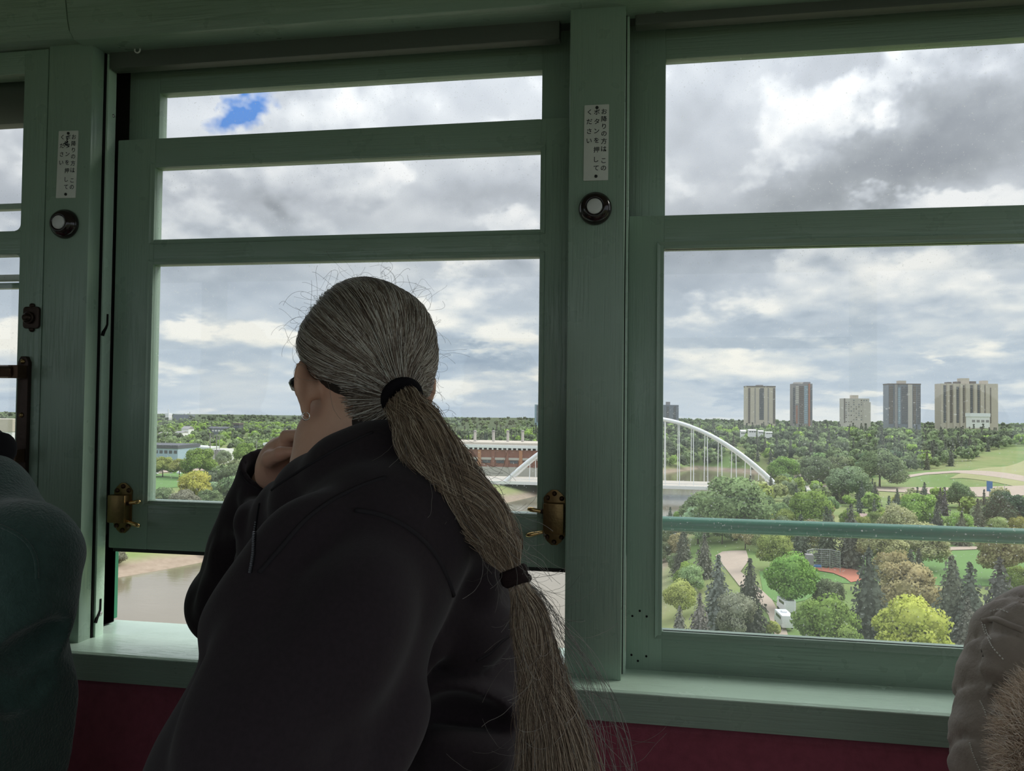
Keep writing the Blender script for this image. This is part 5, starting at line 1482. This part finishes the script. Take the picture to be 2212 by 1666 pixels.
# sleeves
f.cone(shR + (0, 0, .005), elR, .092, .070, .03)
f.chain([elR, elR * .5 + wrR * .5, wrR + (0, 0, .02)], [.070, .066, .050], .02)
cuff = A(583, 1012, 1.165); cax = nz(wrR - elR)
f.plane_cut(cuff, cax, cuff + cax * .06, .085)
f.cone(elR * .3 + wrR * .7, cuff + cax * .05, .034, .043, .004, 'sub')
f.chain([A(815, 1178, .862), A(780, 1240, .84), A(694, 1400, .785), A(588, 1680, .695), elL], [.098, .106, .108, .107, .104], .014)
f.chain([elL, elL * .5 + wrL * .5, wrL], [.098, .080, .052], .03)
f.cone(elL * .3 + wrL * .7, wrL + nz(wrL - elL) * .06, .032, .045, .004, 'sub')
f.plane_cut(wrL + nz(wrL - elL) * .015, nz(wrL - elL), wrL + nz(wrL - elL) * .08, .085)
# folds: ridges and hollows in the cloth
def start_folds(f):
    global FLD, B0
    V0, Q0 = f.mesh(1); FLD = f
    B0 = BVHTree.FromPolygons(V0.tolist(), Q0.tolist())
start_folds(f)
def ridge(pts, r, out, k=.03, op='add'):
    # a fold lying in the cloth: `out` is how far it stands proud (or how deep it is cut)
    P = []
    for p in cat_rom([(x, y, 0) for x, y in pts], 4 * len(pts)):
        h = B0.ray_cast(Vector(EYE), Vector(ray(p[0], p[1])))
        if h[0] is not None:
            n = np.array(h[1]); n = n if n @ ray(p[0], p[1]) < 0 else -n
            P.append(np.array(h[0]) + n * ((out - r) if op == 'add' else (r - out)))
    P = [p for i, p in enumerate(P) if i == 0 or np.linalg.norm(p - P[i - 1]) < .05]
    if len(P) > 1:
        m = len(P); FLD.chain(P, [r * (.35 + .65 * math.sin(math.pi * (i + .5) / m) ** .6) for i in range(m)], k, op)
ridge([(560, 1262), (490, 1330), (420, 1410), (350, 1520), (290, 1640)], .020, .007, .03)
ridge([(690, 1090), (620, 1170), (560, 1260), (500, 1360)], .016, .005, .04)
ridge([(600, 1290), (540, 1400), (480, 1530), (440, 1660)], .016, .004, .04)
ridge([(950, 1400), (910, 1480), (870, 1570), (832, 1664)], .014, .006, .03)
ridge([(985, 1440), (935, 1530), (890, 1664)], .014, .008, .03, 'sub')
ridge([(1100, 1372), (1060, 1402), (1010, 1440)], .012, .005, .02, 'sub')
ridge([(1095, 1345), (1050, 1375), (1000, 1405)], .014, .005, .03)
ridge([(930, 1505), (985, 1530), (1050, 1545), (1105, 1545)], .014, .006, .03)
ridge([(950, 1545), (1000, 1570), (1060, 1580)], .018, .009, .03, 'sub')
ridge([(920, 1620), (1000, 1640), (1100, 1630)], .014, .005, .03)
ridge([(430, 1330), (460, 1260), (480, 1180)], .012, .004, .025)
ridge([(500, 1190), (530, 1110), (545, 1070)], .010, .004, .02)
ridge([(1010, 1110), (1035, 1180), (1050, 1260)], .018, .005, .04)
ridge([(640, 1420), (590, 1520), (560, 1640)], .018, .004, .05)
ridge([(800, 1250), (760, 1350), (700, 1480)], .020, .004, .06)
P = f.lo + f.h * np.stack(np.meshgrid(*[np.arange(n) for n in f.n], indexing='ij'), -1).astype(np.float32)
wr = np.sin(P[..., 0] * 31 + P[..., 2] * 19 + 1.5 * np.sin(P[..., 1] * 23)) * np.sin(P[..., 1] * 27 - P[..., 2] * 14 + np.sin(P[..., 0] * 17))
f.F += (.0028 * wr).astype(np.float32); del P, wr
jacket = grown('jacket', f, 'jacket_black', man, 3)
# seams raised on the cloth, found by looking from the eye
def bvh_of(o):
    w = wloc(o)
    return BVHTree.FromPolygons([tuple(np.array(v.co) + w) for v in o.data.vertices], [tuple(p.vertices) for p in o.data.polygons])
JB = bvh_of(jacket)
def on_cloth(bvh, px, py):
    h = bvh.ray_cast(Vector(EYE), Vector(ray(px, py)))
    return None if h[0] is None else (np.array(h[0]), np.array(h[1]))
def seam(name, bvh, pts, r, mat, parent, n=40, lift=.0):
    pp = cat_rom([(x, y, 0) for x, y in pts], n); runs = [[]]
    for p in pp:
        h = on_cloth(bvh, p[0], p[1])
        if h is None: continue
        if runs[-1] and np.linalg.norm(runs[-1][-1] - h[0]) > .028: runs.append([])     # never bridge two layers of cloth
        runs[-1].append(h[0] + h[1] * lift)
    out = max(runs, key=len)
    if len(out) > 3:
        o = np.array(out)
        for _ in range(3): o[1:-1] = (o[:-2] + o[1:-1] * 2 + o[2:]) / 4
        return obj(name, MB().tube(o, r, 6), mat, parent, smooth=True)
seam('seam', JB, [(768, 1103), (820, 1112), (880, 1140), (930, 1185), (962, 1240), (984, 1305), (996, 1370), (1002, 1440), (996, 1480)], .0032, 'jacket_seam', jacket)
seam('seam', JB, [(832, 1032), (790, 1046), (745, 1066), (700, 1092), (655, 1128), (610, 1180), (560, 1238)], .0026, 'jacket_seam', jacket)
seam('seam', JB, [(1112, 1365), (1085, 1385), (1060, 1410), (1030, 1428)], .002, 'jacket_seam', jacket)
seam('seam', JB, [(562, 1078), (610, 1042), (650, 1016), (700, 986), (752, 958), (805, 934)], .0020, 'jacket_seam', jacket)
zp = [on_cloth(JB, x, y) for x, y in cat_rom([(561, 1088, 0), (556, 1120, 0), (551, 1160, 0), (548, 1200, 0), (541, 1238, 0)], 34)[:, :2]]
zp = [h for h in zp if h is not None]
if len(zp) > 4:
    z_ = obj('zipper', MB().tube([h[0] for h in zp], .0018, 6), 'black_cloth', jacket, smooth=True)
    tm = MB()
    for h in zp[10:]:
        p = h[0] + h[1] * .002; tm.box(p[0] - .0011, p[0] + .0011, p[1] - .0011, p[1] + .0011, p[2] - .0008, p[2] + .0008)
    obj('teeth', tm, 'zip_teeth', z_)['kind'] = 'stuff'
hs = seam('cuff_band', JB, [(520, 1020), (528, 1036), (545, 1050), (570, 1062), (592, 1066)], .0022, 'jacket_seam', jacket, 20)

# hair: cap of hair, combed strands gathered in a tie, ponytail with a second tie, flyaways
T0 = A(866, 856, .905)
tl = T0 - HC; tloc = np.array((tl @ Fh, tl @ Lh, tl @ Uh))
RX = np.array((.103, .0835, .094))
def surf(d, lift):
    d = d / np.linalg.norm(d); return d * (RX + lift)
def hairline(d):
    # lowest height (unit sphere) at which hair grows, by heading; d unit in (F, L, U)
    a = math.atan2(d[1], d[0])
    if a < -1.1: return np.interp(-a, [1.1, 1.5, 1.8, 2.2, 2.6, 3.15], [.1, -.35, -.62, -.72, -.72, -.72])   # long hair drawn back over the right ear
    return np.interp(abs(a), [0, .6, 1.0, 1.25, 1.5, 1.75, 2.1, 2.6, 3.15], [.62, .52, .22, .05, -.08, -.30, -.50, -.66, -.72])
f = Field(HC - .15, HC + .15, .004)
Rm = np.array((Fh, Lh, Uh))
f.ell(HC + Uh * .008 - Fh * .004, RX - .0035, Rm, .01)
sl, P = f._sub(f.lo, f.lo + f.h * f.n)
q = (P - HC.astype(np.float32)) @ Rm.T.astype(np.float32)
nrm = np.linalg.norm(q, axis=-1) + 1e-6
az_ = np.abs(np.arctan2(q[..., 1], q[..., 0]))
hl = np.interp(az_, [0, .6, 1.0, 1.25, 1.5, 1.75, 2.1, 2.6, 3.15], [.62, .52, .22, .05, -.08, -.30, -.50, -.66, -.72])
f.F[sl] = np.maximum(f.F[sl], ((hl - q[..., 2] / nrm) * .08 - .002)); del P, q
f.cone(T0 + (HC - T0) * .22, T0 + (HC - T0) * .5, .020, .05, .02)
f.cone(g(-.036, 0, -.030), g(-.046, 0, -.082), .0615, .0430, .02)
hair = grown('hair', f, 'hair_core', man, 2)
def to_w(p): return HC + Uh * .008 - Fh * .004 + p[..., 0:1] * Fh + p[..., 1:2] * Lh + p[..., 2:3] * Uh
dT = nz(tloc / RX)
paths, radii = [], []
NS = 23000
while len(paths) < NS:
    d = nz(rng.normal(0, 1, 3))
    if d[2] < hairline(d) + rng.normal(0, .02): continue
    over = .006 * math.exp(-((math.atan2(d[1], d[0]) + 1.75) / .35) ** 2 - ((d[2] + .35) / .35) ** 2)
    if d @ dT > .985: continue
    lift = rng.uniform(-.0005, .0035) + .0022 * math.sin(9 * math.atan2(d[1], d[2] + .2))
    ang = math.acos(np.clip(d @ dT, -1, 1)); n = 12
    t = np.linspace(0, 1, n) ** .85
    w0, w1 = np.sin((1 - t) * ang) / math.sin(ang), np.sin(t * ang) / math.sin(ang)
    dd = w0[:, None] * d + w1[:, None] * dT
    wob = nz(np.cross(d, dT)) * rng.normal(0, .010)
    dd = dd + np.sin(t * math.pi)[:, None] * wob
    dd /= np.linalg.norm(dd, axis=1)[:, None]
    p = dd * (RX + lift + over + .004 * np.sin(t * 3.1)[:, None])
    p = to_w(p)
    ring = T0 + nz(rng.normal(0, 1, 3)) * .011
    m = np.clip((t - .72) / .28, 0, 1)[:, None]; m = m * m * (3 - 2 * m)
    p = p * (1 - m) + (ring * m)
    p[1:-1] += rng.normal(0, .0005, (n - 2, 3))
    paths.append(p); radii.append(np.full(n, rng.uniform(.00016, .00029)))
for k in range(2600):                     # nape hair drawn up into the tie
    a_ = rng.normal(.15, 1.0); u_ = rng.uniform(-.105, -.035) + .018 * abs(a_)
    if abs(a_) > 1.75: continue
    r_ = .0455 + .019 * (u_ + .10) / .06 - .002 * abs(a_)
    p0 = g(-.040 - r_ * math.cos(a_), r_ * math.sin(a_), u_); n = 8
    t = np.linspace(0, 1, n)[:, None]
    ring = T0 + nz(rng.normal(0, 1, 3)) * .010
    mid_ = (p0 + ring) / 2 + nz((p0 + ring) / 2 - g(-.03, 0, -.05)) * .012
    p = (1 - t) ** 2 * p0 + 2 * t * (1 - t) * mid_ + t * t * ring
    paths.append(p); radii.append(np.full(n, rng.uniform(.00016, .00028)))
strands('hair_strands', paths, radii, 'hair_grey', hair)
obj('hair_tie', MB().tube([T0 + .0185 * (math.cos(a) * nz(np.cross(tl, (0, 0, 1))) * 1.05 + math.sin(a) * nz(np.cross(tl, np.cross(tl, (0, 0, 1))))) + nz(tl) * .004 for a in np.linspace(0, 6.2832, 22, endpoint=False)], .0078, 10, closed=True), 'hair_tie_black', hair, smooth=True)
axis = [A(868, 862, .892), A(893, 905, .878), A(930, 975, .868), (A(985, 1050, .868)), A(1045, 1120, .868), A(1085, 1185, .868), A(1109, 1243, .868), A(1138, 1310, .866), A(1158, 1400, .862), A(1178, 1500, .858), A(1198, 1600, .855), A(1210, 1720, .853), A(1212, 1850, .852)]
rad = [.015, .025, .031, .031, .027, .020, .0085, .016, .019, .024, .031, .037, .040]
NP_ = 60
ax_ = cat_rom(axis, NP_); rd_ = np.interp(np.linspace(0, len(axis) - 1, NP_), range(len(axis)), rad)
tan = np.gradient(ax_, axis=0); tan /= np.linalg.norm(tan, axis=1)[:, None]
side = np.cross(tan, (0, 1.0, 0)); side /= np.linalg.norm(side, axis=1)[:, None]; dep = np.cross(side, tan)
tail = obj('ponytail', MB().tube(ax_, rd_ * .70, 14), 'hair_core', man, smooth=True)
def tail_strand(n0, n1, r, a, wav, ph, fly=0.0, loose=0.0):
    i = np.arange(n0, n1); s = (i - n0) / max(1, n1 - n0 - 1)
    rr = rd_[i] * r
    aa = a + .5 * np.sin(i * .11 + ph)
    p = ax_[i] + side[i] * (np.cos(aa) * rr)[:, None] + dep[i] * (np.sin(aa) * rr * .75)[:, None]
    w = wav * (1 - np.exp(-((i - 30) / 4.0) ** 2))
    p = p + side[i] * (w * np.sin(i * .55 + ph))[:, None] + dep[i] * (w * np.cos(i * .43 + ph * 2))[:, None]
    if fly: p = p + (side[i] * math.cos(a) + dep[i] * math.sin(a)) * (fly * np.clip((i - 34) / 26, 0, 1) ** 1.5)[:, None]
    if loose: p = p + side[i] * (loose * np.sin(s * math.pi))[:, None]
    return p
paths, radii = [], []
for k in range(9000):
    n1 = NP_ if rng.random() < .45 else int(rng.integers(36, NP_))
    n0 = 0 if rng.random() < .8 else int(rng.integers(0, 20))
    if n1 - n0 < 8: continue
    p = tail_strand(n0, n1, math.sqrt(rng.uniform(.25, 1.0)) * rng.uniform(.95, 1.06), rng.uniform(0, 6.283), rng.uniform(.0005, .0042) * (1 if rng.random() < .7 else 1.8), rng.uniform(0, 6.28), rng.normal(0, .014) if n1 > 40 else 0)
    paths.append(p); radii.append(np.linspace(1, .55, len(p)) * rng.uniform(.00017, .00033))
strands('strands', paths, radii, 'hair_brown', tail)
paths, radii = [], []
def curl(p0, d0, L, tight, n=14):
    p = [p0]; d = nz(d0); ax = nz(rng.normal(0, 1, 3)); b = 0
    for _ in range(n - 1):
        d = nz(d + np.cross(ax, d) * tight + rng.normal(0, .08, 3) + np.array((0, 0, -.02)))
        p.append(p[-1] + d * L / n)
    return np.array(p)
for k in range(620):
    d = nz(rng.normal(0, 1, 3))
    if d[2] < hairline(d) + .02: continue
    p0 = to_w(surf(d, .004)[None])[0]; out = nz(p0 - HC)
    tg = nz(np.cross(out, rng.normal(0, 1, 3)))
    p = curl(p0, out * rng.uniform(.2, .8) + tg, rng.uniform(.02, .075), rng.uniform(.10, .50))
    paths.append(p); radii.append(np.full(len(p), rng.uniform(.00009, .00016)))
for k in range(420):
    i = int(rng.integers(2, NP_ - 2)); a = rng.uniform(0, 6.283)
    o = side[i] * math.cos(a) + dep[i] * math.sin(a)
    if rng.random() < .5: o = side[i] * (1 if side[i][0] > 0 else -1) * .8 + o * .4
    p = curl(ax_[i] + o * rd_[i] * .9, tan[i] + o * rng.uniform(.1, .7), rng.uniform(.03, .12) * (1.2 if i > 32 else .7), rng.uniform(.03, .22), 16)
    paths.append(p); radii.append(np.full(len(p), rng.uniform(.0001, .0002)))
for k in range(26):                       # long loose locks right of the tail, over the sill
    i0 = int(rng.integers(30, 36))
    p = tail_strand(i0, NP_, 1.0, 0, .004, rng.uniform(0, 6.28), 0, 0)
    sgn = 1 if side[i0][0] > 0 else -1
    s = np.linspace(0, 1, len(p))
    p = p + side[i0:NP_] * (sgn * rng.uniform(.01, .055) * np.sin(s * rng.uniform(2.0, 3.1)))[:, None]
    paths.append(p); radii.append(np.full(len(p), rng.uniform(.00016, .0003)))
strands('flyaway_hair', paths, radii, 'hair_flyaway', hair)
s_ = A(1108, 1242, .868)
for k in range(4):
    i = 29 + k * .5; j = int(i); c0 = ax_[j] + (ax_[j + 1] - ax_[j]) * (i - j) + rng.normal(0, .0008, 3)
    ti = nz(tan[j] + rng.normal(0, .12, 3)); u = nz(np.cross(ti, (0, 1, 0))); v = np.cross(u, ti)
    obj('scrunchie', MB().tube([c0 + (.0112 + .0014 * math.sin(5 * a)) * (math.cos(a) * u + math.sin(a) * v) for a in np.linspace(0, 6.2832, 20, endpoint=False)], 0.0050, 8, closed=True), 'scrunchie_brown', tail, smooth=True)
# beard wisp, glasses, ear ring
gl = obj('glasses', MB().tube([g(.0, .080, -.020), g(.02, .081, -.020), g(.06, .079, -.020), g(.098, .066, -.022)], [.0026, .0030, .0040, .0045], 8).tube([g(.0, -.080, -.022), g(.06, -.079, -.020), g(.098, -.066, -.022)], .0022, 8), 'glasses_black', man, smooth=True)
for q_ in (-1, 1):
    obj('rim', MB().tube([g(.101 - .006 * math.cos(a) ** 2 * 0 - (.012 if abs(math.cos(a)) > .9 else 0), q_ * (.036 + .029 * math.cos(a)), -.030 + .020 * math.sin(a)) for a in np.linspace(0, 6.2832, 22, endpoint=False)], .0024, 6, closed=True), 'glasses_black', gl, smooth=True)
obj('hinge', MB().tube([g(.050, .081, -.022), g(.080, .0775, -.023), g(.096, .070, -.026)], [.004, .0065, .008], 8), 'glasses_black', gl, smooth=True)
obj('bridge', MB().tube([g(.103, .008, -.024), g(.106, 0, -.021), g(.103, -.008, -.024)], .0018, 6), 'glasses_black', gl)
er = A(634, 897, 1.0); BB = bvh_of(body)
h_ = BB.find_nearest(Vector(g(-.026, .088, -.080)))
ec = np.array(h_[0])
obj('earring', MB().tube([ec + .0048 * (math.cos(a) * Lh + math.sin(a) * Uh) - Uh * .002 for a in np.linspace(0, 6.2832, 18, endpoint=False)], .0009, 6, closed=True), 'silver', man, smooth=True)

# ---------------------------------------------------------------- neighbours on the same bench, mostly outside the picture
def seated_body(P, xc, yc, head_y, shoulder_w, armL, armR, hz_, F0=(0, -1, 0)):
    F_ = nz(F0); L_ = nz(np.cross((0, 0, 1), F_)); U_ = np.array((0, 0, 1.0))
    C0 = np.array((xc, head_y, hz_))
    f = Field((xc - .48, .25, .0), (xc + .48, 1.34, hz_ + .14), .0075)
    g = head_prims(f, C0, F_, L_, U_)
    nb = C0 + (0, .02, -.20)
    f.cone(C0 + (0, .02, -.07), nb, .056, .062, .03).cone(nb, (xc, yc, .98), .065, .12, .06).cone((xc, yc, .98), (xc, yc, .58), .125, .14, .05)
    for arm in (armL, armR):
        f.cone(nb, arm[0], .055, .055, .04).cone(arm[0], arm[1], .050, .042, .02).cone(arm[1], arm[2], .040, .028, .02)
        hand_prims(f, arm[2], nz(arm[2] - arm[1]), (0, .1, -1), (-1 if arm is armL else 1, 0, 0), .4)
    for s in (-1, 1):
        h_, k_, a_ = np.array((xc + s * .10, yc - .04, .56)), np.array((xc + s * .12, .50, .53)), np.array((xc + s * .12, .46, .10))
        f.cone(h_, k_, .075, .055, .03).cone(k_, a_, .052, .036, .02).cone(a_ - (0, 0, .045), a_ + (0, -.15, -.06), .036, .028, .02)
    b = grown('body', f, 'skin', P, 2)
    f = Field((xc - .32, .34, .03), (xc + .32, 1.28, .80), .01)
    for s in (-1, 1):
        h_, k_, a_ = np.array((xc + s * .10, yc - .04, .565)), np.array((xc + s * .12, .50, .53)), np.array((xc + s * .12, .46, .10))
        f.cone(h_, k_, .095, .072, .04).cone(k_, a_, .070, .055, .02)
    f.ell((xc, yc, .60), (.19, .15, .12), None, .05)
    grown('trousers', f, 'denim', P, 2)
    for s in (-1, 1):
        a_ = np.array((xc + s * .12, .46, .10))
        f = Field(a_ - (.1, .28, .11), a_ + (.1, .12, .06), .008)
        f.cone(a_ + (0, .03, -.055), a_ + (0, -.17, -.065), .043, .034, .02).cone(a_ + (0, 0, -.05), a_ + (0, 0, -.01), .046, .044, .02)
        f.plane_cut((0, 0, .002), (0, 0, -1), a_, .3)
        grown('shoe', f, 'shoe_leather', P, 1)
    f = Field(C0 - .16, C0 + .16, .008)
    f.ell(C0 + (0, .008, .016), (.086, .104, .096), None, .01)
    f.cone(C0 + (0, .05, .0), C0 + (0, .06, -.09), .062, .05, .03)
    f.ell(C0 + (0, -.085, -.045), (.085, .07, .085), None, .02, 'sub')
    grown('hair', f, 'hair_core', P, 2)
    eyes(P, g)
    return nb
# left: dark green fleece
lp_ = root('person', (-.98, 1.02, .46), label='person in dark green fleece at the left edge, only the arm and shoulder showing', cat='person')
S0, D0, E0, W0_ = A(-66, 1100, .93), A(0, 1208, .905), A(0, 1395, .875), np.array((-.80, .70, .70))
aL = [S0, E0 + np.array((0, 0, -.02)), W0_]
xcL = S0[0] - .20
aR = [np.array((xcL - .19, .98, S0[2])), np.array((xcL - .22, .86, .82)), np.array((xcL - .10, .66, .70))]
nb = seated_body(lp_, xcL, 1.03, .96, .4, aL, aR, S0[2] + .27)
f = Field((xcL - .42, .50, .50), (S0[0] + .20, 1.30, S0[2] + .20), .0055)
f.chain([(xcL, 1.03, S0[2] - .10), (xcL, 1.03, .655)], [.155, .185], .06)
f.cone(nb + (0, 0, -.02), S0, .085, .078, .05).cone(nb + (0, 0, -.02), aR[0], .085, .078, .05)
f.chain([S0, D0, A(2, 1330, .885)], [.070, .078, .066], .03)
f.chain([A(2, 1330, .885), A(8, 1440, .87), A(24, 1530, .855), A(18, 1660, .83), A(0, 1790, .80)], [.064, .066, .066, .066, .066], .03)
f.cone(A(20, 1790, .80), W0_, .068, .046, .03)
f.chain([aR[0], aR[1], aR[2]], [.078, .070, .048], .03)
start_folds(f)
ridge([(90, 1120), (125, 1175), (150, 1218)], .018, .009, .03)
ridge([(70, 1120), (100, 1190), (108, 1270), (92, 1370)], .016, .005, .04)
ridge([(20, 1120), (50, 1190), (50, 1290), (30, 1390)], .016, .004, .04)
ridge([(140, 1240), (122, 1310), (100, 1400)], .014, .006, .025)
ridge([(0, 1545), (40, 1562), (95, 1530), (128, 1490)], .014, .006, .025)
ridge([(0, 1500), (50, 1515), (110, 1460)], .012, .007, .02, 'sub')
ridge([(20, 1430), (60, 1410), (110, 1360)], .012, .005, .02, 'sub')
ridge([(10, 1620), (70, 1610), (130, 1580)], .014, .005, .03)
fl_ = grown('fleece', f, 'fleece_green', lp_, 3)
FB = bvh_of(fl_)
seam('seam', FB, [(0, 1136), (30, 1150), (58, 1172), (76, 1205), (80, 1250)], .0024, 'fleece_green', fl_)
f = Field(nb - .22, nb + .24, .006)
f.chain([nb + (-.07, .03, .01), nb + (.0, .085, .02), nb + (.07, .03, .01), nb + (.03, -.05, -.01)], [.026] * 4, .02)
f.chain([nb + (.07, .03, .01), A(-90, 968, .985), A(-40, 962, .97), A(0, 972, .955), A(22, 1006, .94)], [.026, .028, .026, .020, .012], .02)
grown('collar', f, 'black_cloth', lp_, 2)

# right: quilted coat with fur trim
rp = root('person', (.72, 1.08, .46), label='person in grey-brown quilted coat with fur trim at the lower right corner', cat='person')
S1 = A(2268, 1432, 1.10)
xcR = S1[0] + .21
E1 = A(2248, 1760, 1.04); W1_ = np.array((xcR - .12, .72, .70))
aR = [S1, E1, W1_]; aL = [np.array((xcR + .20, 1.06, S1[2])), np.array((xcR + .24, .92, .84)), np.array((xcR + .12, .72, .70))]
nb = seated_body(rp, xcR, 1.08, 1.03, .4, aL, aR, S1[2] + .26)
f = Field((S1[0] - .16, .56, .50), (xcR + .42, 1.34, S1[2] + .24), .0048)
f.chain([(xcR, 1.08, S1[2] - .10), (xcR, 1.08, .66)], [.165, .19], .06)
f.cone(nb + (0, 0, -.02), S1 + (0, 0, .002), .09, .088, .05).cone(nb + (0, 0, -.02), aL[0], .09, .084, .05)
f.chain([S1, A(2250, 1520, 1.085), A(2243, 1640, 1.06), E1], [.0905, .092, .094, .090], .02)
f.cone(E1, W1_, .082, .055, .03); f.chain(aL, [.084, .08, .055], .03)
P = f.lo + f.h * np.stack(np.meshgrid(*[np.arange(n) for n in f.n], indexing='ij'), -1).astype(np.float32)
u = (P[..., 0] + P[..., 1] * .8) / .085; v = P[..., 2] / .105
l1 = np.abs(((u + v) % 1.0) - .5) * 2; l2 = np.abs(((u - v + .35) % 1.0) - .5) * 2
quilt = np.minimum(1 - np.exp(-((1 - l1) / .16) ** 2), 1 - np.exp(-((1 - l2) / .16) ** 2))
f.F += (.0075 * (1 - quilt) + .0022 * np.sin(P[..., 0] * 95 + 2 * np.sin(P[..., 2] * 70)) * np.sin(P[..., 2] * 88 + P[..., 1] * 60)).astype(np.float32); del P, u, v, l1, l2, quilt
coat = grown('coat', f, 'coat_quilt', rp, 2)
CB = bvh_of(coat)
def stitches(pts, n):
    pp = cat_rom([(x, y, 0) for x, y in pts], n); m = MB(); k = 0
    for i in range(len(pp) - 1):
        if i % 2: continue
        a, b = on_cloth(CB, *pp[i][:2]), on_cloth(CB, *pp[i + 1][:2])
        if a is None or b is None or np.linalg.norm(a[0] - b[0]) > .01: continue
        m.tube([a[0] + a[1] * .0012, b[0] + b[1] * .0012], .0008, 5); k += 1
    if k: obj('stitching', m, 'stitch_pale', coat)['kind'] = 'stuff'
stitches([(2140, 1322), (2160, 1318), (2178, 1324)], 12)
stitches([(2122, 1345), (2128, 1365), (2138, 1385), (2146, 1400), (2168, 1425)], 34)
stitches([(2128, 1350), (2134, 1370), (2142, 1382)], 16)
stitches([(2118, 1515), (2126, 1530), (2134, 1552)], 18)
stitches([(2096, 1606), (2104, 1632), (2118, 1664)], 26)
seam('seam', CB, [(2124, 1342), (2150, 1338), (2180, 1350), (2211, 1362)], .0042, 'coat_quilt', coat, 24)
fa = cat_rom([A(2275, 1500, .985), A(2247, 1545, .965), A(2226, 1600, .95), A(2230, 1660, .94), A(2242, 1730, .93)], 40)
fur = obj('fur_trim', MB().tube(fa, .018, 12), 'fur_core', coat, smooth=True)
paths, radii = [], []
for k in range(5200):
    i = int(rng.integers(0, 39)); d = nz(rng.normal(0, 1, 3)); t = nz(fa[min(i + 1, 39)] - fa[max(i - 1, 0)])
    d = nz(d - t * (d @ t)); p0 = fa[i] + d * .017 + t * rng.normal(0, .003)
    cl = math.sin(i * 1.1 + 2 * d[0]) * .3
    p = curl(p0, d * .9 + np.array((-.28, -.15, .32 + cl)), rng.uniform(.018, .040), .10, 7)
    paths.append(p); radii.append(np.linspace(.00034, .00012, len(p)))
strands('fur', paths, radii, 'fur_tan', fur)
